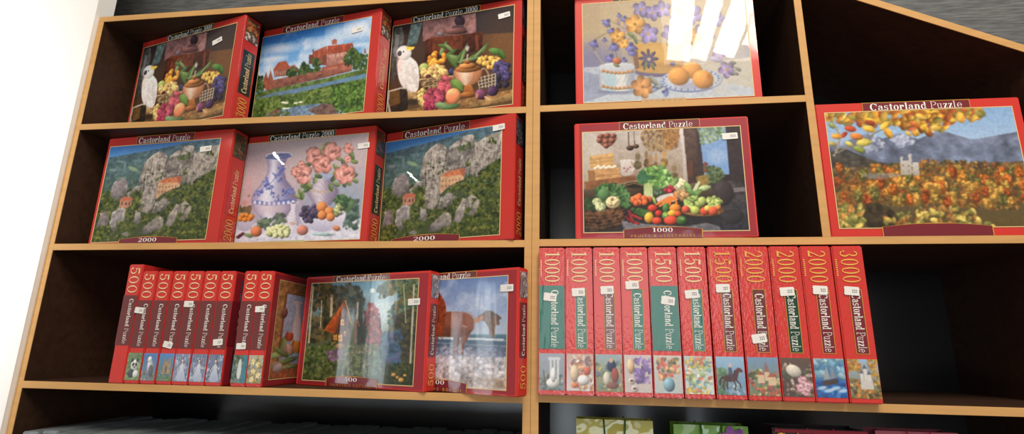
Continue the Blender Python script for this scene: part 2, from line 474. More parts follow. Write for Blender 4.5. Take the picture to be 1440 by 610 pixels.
    for x, y in ((190, 494), (206, 498), (196, 528), (214, 528), (262, 502), (290, 498), (452, 586), (470, 588)):
        c.ell(x, y, 14, 4.5, (232, 226, 200), sh=.1)
    c.grain(.08, 120)
    return c

def pic_pottery():
    c = Cv(260, 215, [(85, 78), (714, 34), (672, 574), (15, 590)])
    c.vgrad([(0, (178, 160, 164)), (.4, (184, 164, 170)), (.7, (160, 150, 170)), (1, (190, 186, 202))])
    c.ell(560, 350, 170, 130, (140, 156, 176), soft=1.3, alpha=.7); c.ell(180, 180, 130, 120, (186, 160, 166), soft=1.2, alpha=.6)
    c.poly([(10, 500), (180, 480), (420, 500), (690, 470), (690, 600), (10, 600)], (196, 192, 208), 1, (206, 202, 216), tex=.12)
    c.scat([(560, 380), (670, 370), (665, 520), (590, 520)], 90, 8, 20, [(76, 98, 86), (96, 116, 106), (60, 82, 74)], seed=3)
    # slim pink vase at the left
    for k in range(30):
        t = k / 29; w = 14 + 26 * (1 / (1 + math.exp(-(t - .55) * 10)))
        if t < .12: w = 18 - 30 * t
        c.ell(92 - 16 * t, 255 + 165 * t, w, 6, (196 - 10 * t, 158 - 6 * t, 160), soft=.2)
    c.ell(70, 380, 14, 12, (196, 120, 100), soft=.5, alpha=.6); c.ell(92, 345, 8, 8, (120, 120, 80), soft=.5, alpha=.6)
    # blue and white vase
    for k in range(220):
        t = k / 219; y = 138 + t * 325
        if t < .05: w = 68 - 40 * t / .05 * .35
        elif t < .36: w = 54 - 14 * math.sin((t - .05) / .31 * PI)
        else:
            u = (t - .36) / .64; w = 50 + 68 * math.sin(min(1, u / .55) * PI / 2) ** 1.3 - 62 * (max(0, u - .55) / .45) ** 1.7
        for dx, sc, cl in ((0, 1, (116, 104, 138)), (-.08, .9, (150, 140, 172)), (-.16, .78, (186, 178, 204)), (-.25, .56, (206, 202, 222)), (-.3, .32, (218, 216, 230))):
            c.ell(238 - t * 20 + dx * w, y, w * sc, 5, cl, soft=.25)
    c.ell(247, 138, 72, 15, (208, 204, 222), -.05, sh=.1); c.ell(247, 138, 62, 9, (96, 100, 150), -.05); c.line([(180, 150), (240, 156), (312, 144)], 9, (84, 98, 158))
    c.poly([(115, 362), (200, 382), (330, 358), (334, 384), (200, 402), (112, 385)], (94, 106, 170), .85, smooth=1)
    for k in range(9):
        c.ell(124 + k * 25, 378 + 9 * math.sin(k / 8 * PI), 7, 9, (206, 206, 230))
    for x, y, r in ((262, 215, 18), (250, 238, 12), (230, 242, 14), (258, 268, 14), (180, 292, 22), (205, 300, 14), (150, 335, 18), (130, 345, 12), (290, 330, 20), (312, 318, 14), (280, 352, 12), (215, 340, 12), (235, 360, 14), (186, 262, 9)):
        c.scat([(x - r, y - r), (x + r, y - r), (x + r, y + r), (x - r, y + r)], 9, r * .3, r * .55, [(92, 104, 170), (116, 128, 188), (76, 86, 150)], seed=int(x))
    c.line([(265, 200), (232, 250), (200, 290), (226, 360)], 4, (96, 106, 160), .8)
    c.ell(215, 415, 92, 30, (206, 178, 186), soft=.9, alpha=.55)
    # right vase of roses
    for k in range(120):
        t = k / 119; y = 258 + t * 140
        w = (58 - 22 * t * 4 if t < .12 else 47) if t < .2 else 47 + 34 * math.sin(min(1, (t - .2) / .32) * PI / 2) - 40 * max(0, t - .55) / .45
        for dx, sc, cl in ((0, 1, (122, 110, 136)), (-.08, .88, (168, 152, 170)), (-.2, .62, (204, 190, 202))):
            c.ell(478 + dx * w, y, w * sc, 5, cl, soft=.25)
    for k in range(8):
        c.ell(420 + k * 16, 322 + 10 * math.sin(k / 7 * PI), 5, 5, (190, 160, 110))
    c.ell(490, 250, 38, 16, (150, 164, 196), soft=.6, alpha=.8)
    lg = [(96, 116, 70), (118, 134, 82), (78, 100, 62), (134, 146, 96)]
    for i, (x, y, r_) in enumerate([(380, 300, .2), (362, 330, 1.2), (395, 318, -.6), (350, 352, .6), (372, 350, 1.7), (410, 298, .9), (385, 282, -1), (440, 268, 2), (520, 310, 1.2), (548, 292, .5), (535, 262, 2.2), (610, 285, .8), (640, 250, -.4), (645, 275, .6), (590, 290, 1.4), (560, 160, .4), (620, 145, -.7), (640, 178, .3), (585, 185, 1.2), (480, 100, -.7), (512, 88, .4), (545, 205, .9), (400, 190, -.3), (475, 130, .6), (630, 150, 1.2), (545, 230, -.6), (455, 250, .3)]):
        leaf(c, x, y, 21, 11, r_, lg[i % 4])
    R = (214, 142, 132)
    for i, (x, y, r) in enumerate([(430, 145, 44), (525, 125, 46), (610, 110, 26), (475, 190, 50), (378, 240, 48), (592, 240, 52), (340, 225, 28), (366, 190, 20), (606, 165, 18)]):
        rose(c, x, y, r, np.array(R) * (1 + .04 * ((i % 3) - 1)), i)
    # ivy, bowl, fruit
    c.scat([(540, 370), (570, 345), (640, 375), (630, 420), (590, 440)], 50, 10, 18, [(66, 96, 64), (88, 116, 76), (54, 80, 56)], seed=12)
    for k in range(70):
        t = k / 69
        c.ell(478, 440 + 90 * t, 118 * math.sqrt(max(.02, 1 - t ** 2.4)) , 8, (220 - 46 * t, 214 - 46 * t, 228 - 36 * t), soft=.15)
    c.ell(478, 445, 120, 26, (200, 196, 214), -.05); c.ell(478, 447, 108, 19, (128, 120, 140), -.05)
    c.line([(376, 480), (470, 520), (570, 476)], 4, (190, 180, 200), .6)
    cluster(c, 412, 440, 46, 42, 13, 40, (76, 66, 92), 13)
    cluster(c, 562, 425, 30, 28, 11, 22, (150, 156, 110), 14)
    for x, y, r in ((475, 408, 28), (512, 432, 24), (476, 450, 24), (520, 460, 22)):
        c.ell(x, y, r, r, (220, 130, 74), sh=.45)
    # little jug
    for k in range(40):
        t = k / 39; y = 386 + t * 115
        w = 24 - 10 * math.sin(min(1, t / .3) * PI / 2) if t < .3 else 14 + 26 * math.sin((t - .3) / .7 * PI / 2)
        for dx, sc, cl in ((0, 1, (164, 150, 170)), (-.15, .75, (212, 204, 218))):
            c.ell(330 - 14 * t + dx * w, y, w * sc, 4, cl, soft=.25)
    c.ell(330, 385, 24, 7, (206, 200, 216)); c.ell(330, 386, 17, 4, (130, 120, 150)); c.ell(322, 490, 12, 10, (190, 140, 110), soft=.6, alpha=.7)
    # cup with apricots
    c.poly([(30, 470), (122, 462), (110, 515), (70, 530), (35, 520)], (192, 188, 206), 1, (168, 162, 186), smooth=1)
    for k in range(8):
        c.line([(36 + k * 11, 474), (40 + k * 9, 518)], 3, (150, 146, 170), .6)
    for x, y in ((48, 462), (72, 466), (98, 462), (60, 444), (86, 442), (106, 452)):
        c.ell(x, y, 15, 14, (222, 130, 52), sh=.45)
    c.scat([(45, 395), (100, 395), (105, 430), (45, 430)], 24, 8, 14, [(92, 84, 60), (120, 100, 70)], seed=15)
    c.scat([(130, 480), (270, 435), (290, 470), (210, 520), (150, 510)], 46, 10, 18, [(84, 100, 82), (110, 124, 98), (70, 86, 70)], seed=16)
    c.ell(132, 528, 30, 28, (214, 118, 76), sh=.45); c.ell(374, 525, 30, 26, (196, 122, 106), sh=.4); c.ell(552, 518, 20, 14, (196, 120, 84), .2, sh=.4)
    cluster(c, 250, 530, 62, 28, 13, 44, (188, 190, 130), 17)
    for x, y in ((48, 548), (62, 540), (38, 556)):
        c.ell(x, y, 12, 8, (96, 50, 60), sh=.4)
    leaf(c, 92, 548, 26, 10, .3, (120, 136, 96)); leaf(c, 480, 548, 60, 8, .05, (150, 180, 180))
    c.grain(.06, 120)
    return c

def pic_cliffs():
    c = Cv(260, 225, [(42, 125), (628, 42), (614, 568), (10, 606)])
    c.vgrad([(0, (52, 108, 176)), (.14, (86, 138, 190)), (.2, (54, 76, 92)), (.5, (60, 74, 58)), (1, (58, 66, 32))])
    c.poly([(40, 180), (160, 150), (330, 110), (450, 75), (620, 45), (620, 330), (40, 360)], (70, 94, 108), 1, (74, 92, 78), tex=.35)
    c.scat([(40, 190), (300, 150), (560, 90), (500, 250), (40, 330)], 160, 8, 20, [(58, 84, 92), (76, 100, 104), (64, 90, 84)], seed=2, alpha=.6)
    c.ell(175, 228, 30, 9, (128, 150, 110), .3, soft=.5, alpha=.8); c.ell(100, 195, 20, 6, (120, 136, 140), soft=.5, alpha=.6); c.ell(70, 240, 18, 8, (130, 140, 140), soft=.5, alpha=.6)
    F = [(62, 74, 32), (84, 92, 40), (44, 56, 26), (106, 106, 48), (70, 80, 34), (36, 46, 24)]
    c.scat([(30, 350), (250, 320), (250, 520), (200, 570), (20, 600)], 700, 4, 11, F, seed=3)
    c.scat([(380, 330), (620, 210), (616, 570), (300, 570), (250, 480)], 1300, 4, 11, F, seed=4)
    S1, S2 = (142, 134, 128), (96, 90, 88)
    def rock(pts, seed, a=S1, b=S2, tex=.5):
        q = np.random.RandomState(seed); P = []
        n = len(pts)
        for i in range(n):
            (x0, y0), (x1, y1) = pts[i], pts[(i + 1) % n]
            for k in range(4):
                t = k / 4; P.append((x0 + (x1 - x0) * t + (q.rand() - .5) * 9, y0 + (y1 - y0) * t + (q.rand() - .5) * 9))
        c.poly(P, a, 1, b, tex=tex, cells=26, seed=seed)
        c.poly([(x * .94 + .06 * pts[0][0] + 6, y + 4) for x, y in P], np.array(a) * .9, .35, b, tex=tex, cells=60, seed=seed + 50)
    c.poly([(212, 300), (228, 200), (262, 152), (300, 134), (335, 136), (352, 165), (385, 130), (412, 116), (478, 86), (500, 128), (560, 93), (626, 74), (622, 200), (520, 262), (440, 275), (322, 305), (320, 360), (300, 440), (240, 440), (236, 390), (246, 320)], (122, 114, 108), 1, (92, 86, 82), tex=.6, cells=24)
    rock([(75, 345), (85, 305), (130, 275), (158, 290), (160, 340), (150, 370), (110, 390), (75, 370)], 31, (134, 122, 124))
    rock([(160, 350), (200, 315), (238, 310), (238, 340), (200, 365), (165, 375)], 32)
    rock([(215, 290), (230, 200), (262, 155), (300, 135), (335, 138), (345, 230), (335, 260), (320, 300), (318, 350), (300, 420), (282, 448), (240, 440), (232, 400), (248, 330), (246, 285)], 33, (152, 142, 134), (118, 110, 104))
    rock([(335, 255), (362, 150), (412, 118), (430, 100), (478, 88), (488, 140), (470, 180), (450, 230), (440, 260), (400, 265), (350, 270)], 34, (146, 138, 132))
    rock([(440, 270), (470, 190), (500, 130), (560, 95), (625, 75), (622, 185), (560, 230), (520, 250), (510, 290), (470, 285)], 35, (150, 142, 134), (120, 112, 104))
    rock([(300, 440), (320, 390), (370, 365), (395, 390), (370, 425), (330, 445)], 36)
    rock([(90, 520), (100, 450), (130, 425), (165, 430), (165, 490), (130, 500), (120, 550)], 37, (150, 142, 140))
    rock([(210, 490), (222, 440), (245, 445), (250, 490), (232, 505)], 38)
    rock([(380, 510), (400, 440), (430, 390), (445, 400), (440, 460), (420, 505)], 39, (160, 148, 136)); rock([(440, 410), (470, 375), (486, 380), (470, 430), (445, 440)], 40, (156, 146, 134)); rock([(455, 480), (500, 395), (512, 410), (490, 470)], 41, (158, 148, 136))
    rock([(250, 550), (300, 490), (350, 460), (376, 480), (370, 520), (300, 550)], 42, (150, 140, 128)); rock([(30, 530), (40, 455), (80, 450), (82, 510)], 43, (136, 120, 116)); rock([(160, 560), (180, 545), (205, 552), (190, 572)], 44)
    q = np.random.RandomState(5)
    for k in range(520):       # cracks and ledges
        x = 215 + q.rand() * 400; y = 100 + q.rand() * 330
        px = c.P([(x, y)])[0].astype(int)
        px = np.clip(px, 0, [c.w - 1, c.h - 1])
        v = c.a[px[1], px[0]]
        if abs(v[0] - v[2]) < 32 and v[0] > 84:
            L = 8 + q.rand() * 30
            a = 1.35 + q.rand() * .5 if k % 3 else q.rand() * .5 - .2
            c.line([(x, y), (x + L * math.cos(a), y + L * math.sin(a))], 2 + q.rand() * 4, (58, 54, 54) if k % 2 else (184, 174, 160), .5)
    c.scat([(230, 200), (345, 230), (320, 330), (240, 330)], 14, 4, 9, F, seed=6); c.scat([(400, 150), (470, 120), (470, 160), (410, 170)], 20, 5, 10, [(80, 92, 50), (60, 76, 40)], seed=7); c.scat([(560, 110), (600, 100), (600, 130), (560, 130)], 14, 5, 10, F, seed=8)
    c.scat([(440, 240), (460, 200), (470, 215), (450, 260)], 12, 4, 8, F, seed=9); c.scat([(500, 290), (620, 200), (620, 260), (520, 310)], 60, 7, 14, F, seed=10); c.scat([(150, 370), (235, 330), (240, 430), (170, 420)], 70, 7, 13, F, seed=11)
    # monastery
    c.poly([(318, 290), (385, 262), (432, 262), (436, 305), (400, 318), (352, 345), (316, 378)], (190, 148, 112), 1, (170, 130, 100), tex=.15)
    c.poly([(318, 290), (348, 268), (412, 255), (432, 268), (428, 282), (350, 292)], (178, 104, 70), tex=.2)
    c.poly([(412, 258), (424, 248), (440, 254), (438, 290), (428, 290)], (150, 84, 62))
    for k in range(12):
        x = 326 + (k % 6) * 17; y = 310 - (k % 6) * 2 + (k // 6) * 24
        c.poly([(x, y), (x + 5, y - 1), (x + 5, y + 8), (x, y + 9)], (96, 70, 58), .9)
    c.poly([(128, 385), (190, 372), (192, 405), (170, 428), (130, 425)], (160, 110, 88), tex=.15); c.poly([(126, 388), (150, 368), (192, 374), (194, 386), (130, 394)], (164, 88, 66))
    for x in (138, 160, 176): c.poly([(x, 398), (x + 7, 397), (x + 7, 412), (x, 412)], (80, 52, 46))
    c.grain(.10, 130)
    return c
def pic_cottage():
    c = Cv(250, 205, [(68, 55), (626, 30), (602, 580), (24, 546)])
    c.vgrad([(0, (86, 124, 144)), (.25, (110, 134, 140)), (.5, (84, 96, 70)), (1, (50, 62, 34))])
    c.ell(440, 170, 60, 130, (196, 214, 218), soft=1.1, alpha=.9); c.ell(410, 90, 90, 60, (150, 184, 200), soft=1, alpha=.8); c.ell(330, 60, 140, 40, (92, 136, 160), soft=1, alpha=.7); c.ell(384, 92, 12, 12, (226, 232, 226), soft=.8)
    D = [(44, 50, 34), (66, 70, 46), (34, 40, 28), (92, 82, 48)]
    c.scat([(68, 60), (160, 60), (240, 90), (230, 200), (160, 330), (50, 370)], 330, 8, 20, [(84, 70, 40), (104, 88, 52), (58, 56, 36), (42, 46, 30)], seed=2)
    c.scat([(180, 80), (270, 60), (330, 90), (335, 220), (260, 200), (190, 150)], 200, 9, 20, [(54, 66, 62), (40, 50, 48), (78, 86, 76), (60, 56, 40)], seed=3)
    for x, y0, y1, w in ((142, 80, 290, 34), (322, 130, 380, 60), (350, 200, 380, 60), (424, 215, 320, 24)):
        c.poly([(x, y0), (x + w / 2, y1), (x - w / 2, y1)], (36, 44, 34), 1, (48, 52, 36), tex=.6)
    c.scat([(345, 190), (370, 150), (412, 190), (435, 330), (420, 390), (360, 360)], 150, 7, 15, [(130, 62, 66), (150, 80, 78), (108, 52, 56)], seed=4)
    c.scat([(405, 80), (470, 40), (625, 32), (624, 170), (560, 140), (500, 110), (420, 130)], 260, 6, 14, [(66, 84, 52), (92, 104, 60), (120, 104, 54), (50, 66, 46)], seed=5)
    c.scat([(470, 190), (560, 110), (620, 120), (615, 300), (470, 330)], 280, 7, 16, [(62, 92, 78), (84, 104, 70), (110, 92, 48), (48, 70, 60)], seed=6)
    c.scat([(490, 230), (615, 180), (608, 470), (500, 470)], 330, 7, 16, [(58, 62, 42), (84, 78, 46), (46, 50, 40), (70, 60, 60)], seed=7)
    c.poly([(438, 290), (500, 320), (520, 400), (510, 500), (440, 500), (420, 420)], (58, 96, 120), .9, (44, 76, 84), tex=.5, smooth=1)
    c.scat([(450, 300), (540, 300), (530, 460), (450, 460)], 90, 8, 18, [(56, 84, 120), (70, 100, 130), (96, 80, 120), (40, 62, 80)], seed=8, alpha=.7)
    # cottage
    c.poly([(242, 140), (264, 240), (275, 330), (245, 375), (170, 370), (180, 300)], (92, 58, 36), 1, (78, 48, 30), tex=.3)
    c.poly([(242, 138), (136, 290), (150, 300), (186, 312), (238, 175)], (184, 92, 42), 1, (160, 66, 26), tex=.25)
    for k in range(6):
        c.line([(232 - k * 17, 165 + k * 24), (212 - k * 8, 240 + k * 12)], 3, (120, 50, 22), .6)
    c.line([(242, 138), (188, 310)], 8, (128, 62, 34)); c.line([(244, 142), (276, 260)], 5, (190, 150, 100))
    c.poly([(166, 120), (178, 118), (177, 220), (164, 230)], (176, 160, 140)); c.ell(171, 118, 8, 8, (120, 100, 90))
    for x, y, w, h in ((220, 240, 18, 30), (184, 318, 18, 26), (208, 318, 22, 34), (238, 300, 10, 26)):
        c.poly([(x, y), (x + w, y - 2), (x + w, y + h), (x, y + h)], (232, 180, 84), 1, (206, 140, 56))
        c.line([(x + w / 2, y), (x + w / 2, y + h)], 2.5, (96, 56, 30)); c.line([(x, y + h / 2), (x + w, y + h / 2)], 2.5, (96, 56, 30))
    for x, y in ((215, 205), (230, 200), (244, 215), (252, 245), (205, 290)): c.line([(x, y), (x + 14, y + 18)], 4, (60, 36, 24))
    c.poly([(292, 260), (306, 250), (306, 360), (290, 366)], (120, 90, 74)); c.line([(308, 150), (306, 240)], 8, (196, 180, 160), .8); c.line([(284, 275), (306, 240), (318, 275)], 6, (140, 90, 60))
    # birches
    for a, b, w in (((74, 70), (56, 360), 9), ((600, 60), (586, 480), 9), ((120, 140), (116, 280), 5), ((545, 60), (560, 260), 5)):
        c.line([a, b], w, (190, 176, 150), .9)
    # garden
    c.scat([(40, 380), (200, 350), (260, 400), (250, 540), (28, 545)], 520, 6, 14, [(60, 76, 34), (84, 98, 48), (44, 58, 28), (104, 106, 56)], seed=9)
    c.scat([(150, 400), (235, 390), (235, 450), (170, 450)], 60, 5, 10, [(122, 82, 120), (98, 66, 100), (140, 104, 130)], seed=10)
    c.scat([(240, 370), (420, 370), (440, 520), (250, 530)], 340, 6, 14, [(70, 86, 50), (96, 108, 62), (58, 66, 44), (120, 116, 80)], seed=11)
    c.ell(220, 375, 26, 14, (150, 116, 80), sh=.3)
    c.scat([(270, 385), (400, 370), (410, 400), (290, 410)], 50, 5, 10, [(120, 110, 84), (90, 90, 60)], seed=12)
    c.poly([(390, 400), (425, 400), (440, 540), (380, 540)], (120, 144, 132), .6, (70, 96, 96), tex=.4)
    c.scat([(440, 470), (602, 460), (600, 578), (440, 560)], 240, 6, 12, [(48, 58, 30), (72, 78, 40), (36, 44, 24)], seed=13)
    for x, y, r in ((500, 522, 12), (540, 548, 15), (520, 535, 9), (560, 525, 9)): c.ell(x, y, r, r * .75, (208, 150, 70), sh=.35)
    c.grain(.14, 120)
    return c

def pic_horse():
    # 494x610 crop units; the left third stands behind the neighbouring box
    c = Cv(240, 205, [(-140, 128), (336, 82), (330, 548), (-150, 560)])
    c.vgrad([(0, (92, 118, 168)), (.3, (136, 152, 186)), (.52, (160, 172, 190)), (.53, (70, 110, 128)), (.62, (78, 96, 120)), (.75, (112, 120, 140)), (1, (176, 166, 164))])
    n = fbm(c.h, c.w, 5, 8, 5); t = np.clip((n - .47) * 4, 0, 1) * (c.yy / c.h < .5)
    c.a = c.a * (1 - t[..., None] * .7) + np.array((196, 202, 216)) * t[..., None] * .7
    for k in range(9):
        y = 345 + k * 11
        c.line([(-150, y + 8), (60, y), (335, y - 4)], 4, (170, 178, 190) if k % 2 else (60, 82, 108), .5)
    c.line([(60, 358), (200, 352), (320, 348)], 9, (206, 208, 212), .8)
    c.poly([(-150, 385), (60, 400), (330, 378), (330, 440), (-150, 460)], (88, 100, 128), .8, (120, 124, 146), tex=.5)
    c.poly([(-150, 440), (60, 430), (330, 420), (330, 550), (-150, 560)], (186, 180, 184), .95, (166, 150, 146), tex=.5)
    c.scat([(-140, 410), (330, 400), (330, 500), (-140, 510)], 420, 3, 8, [(200, 196, 204), (172, 168, 184), (210, 206, 208), (140, 144, 164)], seed=3, alpha=.4)
    B = (136, 72, 46)
    # far legs, near legs
    c.poly([(120, 330), (150, 330), (140, 400), (132, 440), (118, 440)], (92, 52, 38), smooth=1)
    c.poly([(150, 320), (196, 310), (182, 350), (166, 372), (164, 420), (148, 420), (150, 370)], (120, 64, 42), smooth=1)
    c.poly([(-20, 330), (10, 330), (6, 430), (-14, 440)], (96, 50, 36), smooth=1); c.poly([(20, 330), (48, 330), (36, 380), (40, 430), (22, 430)], (112, 58, 40), smooth=1)
    # barrel, rump
    c.poly([(-40, 260), (30, 245), (90, 246), (150, 240), (190, 252), (206, 285), (200, 320), (170, 345), (110, 350), (40, 352), (-30, 345), (-60, 300)], B, 1, (96, 50, 36), smooth=2, tex=.15)
    c.ell(175, 282, 30, 36, (150, 88, 62), soft=.9, alpha=.6); c.ell(80, 285, 60, 24, (156, 88, 60), soft=1, alpha=.5)
    c.line([(158, 258), (168, 300)], 14, (120, 54, 36), .6); c.line([(156, 300), (176, 305)], 5, (206, 170, 150), .7)
    # neck, head, mane
    c.poly([(-50, 330), (-60, 240), (-40, 180), (0, 150), (30, 150), (50, 200), (70, 245), (60, 330), (20, 370)], (134, 62, 36), 1, (112, 50, 30), smooth=2, tex=.3)
    c.poly([(-20, 160), (-70, 170), (-115, 215), (-120, 240), (-100, 248), (-60, 225), (-30, 230)], (124, 64, 42), 1, smooth=2)
    c.poly([(-28, 160), (-22, 132), (-12, 158)], (110, 54, 36)); c.ell(-66, 190, 5, 4, (30, 20, 20)); c.ell(-112, 232, 4, 5, (50, 26, 24))
    c.poly([(0, 150), (40, 145), (78, 190), (92, 240), (84, 300), (60, 350), (30, 372), (8, 330), (30, 260), (20, 200)], (150, 62, 30), 1, (126, 54, 30), smooth=1, tex=.5)
    for k in range(14):
        c.line([(8 + k * 4, 155 + k * 4), (30 + k * 4, 230 + k * 6), (24 + k * 4, 300 + k * 5)], 3, (104, 40, 22) if k % 2 else (182, 90, 46), .6)
    # tail
    c.poly([(200, 270), (230, 250), (255, 228), (285, 238), (316, 262), (300, 268), (306, 290), (285, 290), (282, 345), (262, 330), (262, 300), (240, 270), (210, 290)], (88, 70, 60), 1, (120, 80, 56), smooth=1, tex=.3)
    c.poly([(200, 272), (228, 252), (244, 262), (214, 290)], (172, 120, 90), smooth=1)
    for k in range(6): c.line([(255 + k * 6, 240 + k * 3), (268 + k * 4, 290), (272 + k * 2, 345)], 3, (160, 110, 76) if k % 2 else (60, 60, 56), .6)
    c.scat([(20, 390), (200, 380), (220, 450), (20, 460)], 120, 4, 10, [(196, 190, 196), (176, 170, 180), (150, 150, 170)], seed=6, alpha=.4)
    c.ell(290, 525, 60, 20, (136, 108, 82), soft=.8, alpha=.8); c.scat([(200, 500), (330, 490), (330, 545), (200, 548)], 40, 5, 12, [(150, 120, 96), (176, 160, 150)], seed=7)
    c.grain(.08, 120)
    return c

def pic_vegetables():
    c = Cv(290, 205, [(18, 48), (886, 14), (932, 580), (32, 595)])
    c.vgrad([(0, (170, 160, 156)), (.3, (156, 140, 128)), (.5, (120, 96, 76)), (.7, (50, 44, 32)), (1, (34, 34, 40))])
    c.poly([(18, 40), (555, 25), (600, 330), (25, 360)], (186, 174, 166), .8, (150, 128, 108), tex=.1)
    c.ell(90, 200, 90, 140, (196, 186, 176), soft=1.2, alpha=.6)
    # copper mould, ladles
    c.poly([(92, 60), (205, 52), (212, 80), (190, 118), (150, 135), (110, 110)], (120, 74, 60), smooth=2, tex=.2)
    for x, y in ((120, 68), (155, 64), (188, 66), (112, 92), (148, 98), (182, 92), (150, 122)): c.ell(x, y, 16, 14, (140, 84, 68), sh=.7)
    for x, y in ((272, 46), (304, 42)): c.line([(x, y), (x + 4, y + 82)], 4, (84, 62, 50))
    c.ell(282, 134, 20, 14, (70, 50, 38), sh=.8); c.ell(314, 124, 17, 12, (86, 62, 44), sh=.8)
    # dried flower bunch
    c.scat([(340, 40), (550, 30), (540, 130), (480, 150), (390, 150), (350, 100)], 420, 6, 13, [(140, 112, 80), (166, 138, 96), (112, 84, 58), (150, 130, 110)], seed=1)
    c.scat([(460, 40), (555, 32), (530, 135), (480, 140)], 160, 6, 12, [(150, 104, 58), (172, 124, 70), (120, 84, 50)], seed=2, rot=1.3)
    # egg crates
    c.poly([(58, 178), (190, 160), (196, 235), (64, 248)], (196, 152, 96), tex=.15); 
    for k in range(3): c.line([(60, 198 + k * 20), (192, 182 + k * 20)], 2.5, (150, 108, 66), .8)
    for k in range(8): c.ell(95 + k * 15, 246 - (k % 2) * 8, 13, 11, (212, 196, 172), sh=.4)
    c.poly([(50, 256), (225, 240), (232, 305), (80, 324)], (190, 140, 90), tex=.15); c.poly([(50, 256), (84, 258), (90, 324), (56, 316)], (150, 104, 66)); c.line([(84, 258), (90, 324)], 4, (120, 80, 50)); c.line([(86, 290), (230, 275)], 3, (140, 96, 60)); c.line([(130, 252), (134, 320)], 3, (140, 96, 60), .6)
    # jug
    c.poly([(218, 200), (290, 192), (284, 215), (306, 250), (300, 280), (240, 290), (228, 255), (236, 220)], (204, 194, 186), 1, (176, 160, 150), smooth=2)
    q = [(290 + 28 * math.sin(t), 200 + 58 * t / PI) for t in np.linspace(0, PI, 10)]; c.line(q, 8, (206, 196, 190))
    for x, y in ((250, 245), (270, 250), (284, 240), (262, 262)): c.ell(x, y, 6, 5, (150, 96, 110))
    # bottles and spice jars
    for x, y, w, h, col in ((325, 205, 40, 90, (84, 72, 46)), (372, 195, 26, 90, (100, 76, 44)), (425, 210, 22, 70, (150, 112, 60)), (470, 190, 40, 100, (170, 126, 60)), (395, 220, 40, 50, (140, 100, 60)), (525, 270, 40, 60, (110, 92, 58))):
        c.poly([(x - w / 2, y), (x + w / 2, y - 2), (x + w / 2, y + h / 2), (x - w / 2, y + h / 2)], col, .85, np.array(col) * .8, smooth=1, tex=.4)
        c.ell(x, y - 24, w * .36, 22, np.array(col) * 1.1, alpha=.7, soft=.4); c.ell(x, y - 44, w * .22, 6, (150, 130, 100))
    # white curtain edge, window
    c.poly([(552, 28), (574, 27), (590, 200), (600, 340), (575, 330), (572, 180)], (206, 194, 190), 1, (164, 150, 140))
    c.poly([(574, 27), (650, 22), (660, 320), (602, 330)], (92, 70, 64), 1, (60, 44, 40), tex=.2)
    c.poly([(644, 24), (888, 14), (910, 350), (660, 330)], (60, 48, 52))
    c.poly([(660, 24), (806, 18), (826, 280), (690, 284)], (120, 150, 190), 1, (110, 146, 196))
    c.ell(760, 180, 50, 40, (150, 172, 204), soft=1, alpha=.7); c.scat([(655, 24), (800, 18), (800, 80), (670, 120)], 130, 6, 13, [(120, 140, 110), (160, 176, 150), (96, 116, 84)], seed=3, alpha=.8)
    c.poly([(806, 18), (888, 14), (912, 350), (830, 340)], (54, 44, 48), tex=.15); c.poly([(660, 282), (830, 278), (840, 330), (660, 340)], (50, 40, 42))
    # right: bottles, fern, stone wall, pot
    for x, y, h, col in ((612, 250, 90, (92, 58, 44)), (665, 265, 70, (60, 52, 50)), (696, 240, 60, (120, 70, 60))): c.poly([(x - 13, y - h * .3), (x - 5, y - h * .5), (x + 5, y - h * .5), (x + 14, y - h * .3), (x + 15, y + h * .5), (x - 14, y + h * .5)], col, smooth=1)
    c.poly([(640, 292), (712, 276), (716, 330), (660, 345)], (130, 106, 56), tex=.3)
    c.scat([(690, 240), (760, 230), (800, 280), (760, 330), (720, 330)], 120, 6, 12, [(76, 92, 60), (96, 112, 70), (58, 72, 50)], seed=4)
    c.poly([(720, 330), (840, 310), (930, 350), (935, 580), (780, 580), (760, 450)], (70, 62, 64), 1, (44, 44, 54), tex=.3); c.poly([(845, 350), (910, 350), (912, 370), (848, 376)], (130, 122, 124), .7)
    c.ell(790, 380, 56, 70, (60, 52, 54), sh=.3); c.ell(840, 500, 60, 46, (54, 50, 54), sh=.3); c.ell(838, 480, 52, 14, (36, 34, 38)); c.ell(838, 478, 54, 16, (90, 84, 86), soft=.1, alpha=.3)
    # shelf, copper pan, dark table
    c.poly([(30, 320), (310, 282), (320, 310), (40, 365)], (130, 84, 54), tex=.2)
    c.ell(306, 365, 56, 46, (70, 54, 38), sh=.4); c.ell(306, 338, 54, 16, (40, 32, 26)); c.line([(252, 340), (306, 326), (360, 340)], 5, (140, 110, 70))
    c.poly([(28, 470), (240, 470), (560, 520), (780, 500), (790, 585), (30, 600)], (42, 40, 44), tex=.2)
    c.poly([(236, 530), (380, 548), (590, 560), (700, 540), (770, 560), (780, 585), (260, 600)], (148, 146, 148), .8, (90, 90, 100), tex=.2)
    # basket left with cauliflower and greens
    c.scat([(95, 360), (150, 325), (240, 335), (290, 420), (270, 450), (120, 440)], 260, 9, 20, [(56, 92, 50), (76, 116, 62), (40, 70, 40), (96, 132, 80)], seed=5, sh=.3)
    c.ell(140, 388, 36, 34, (84, 122, 76), sh=.4); c.scat([(40, 420), (100, 400), (100, 470), (40, 480)], 60, 9, 16, [(60, 84, 46), (44, 64, 38)], seed=6)
    c.poly([(35, 475), (110, 480), (245, 452), (250, 520), (220, 575), (60, 590), (35, 540)], (92, 60, 38), 1, (50, 36, 28), tex=.9, cells=70)
    for k in range(5): c.line([(38, 492 + k * 18), (120, 498 + k * 18), (248, 470 + k * 18)], 4, (126, 86, 54), .6)
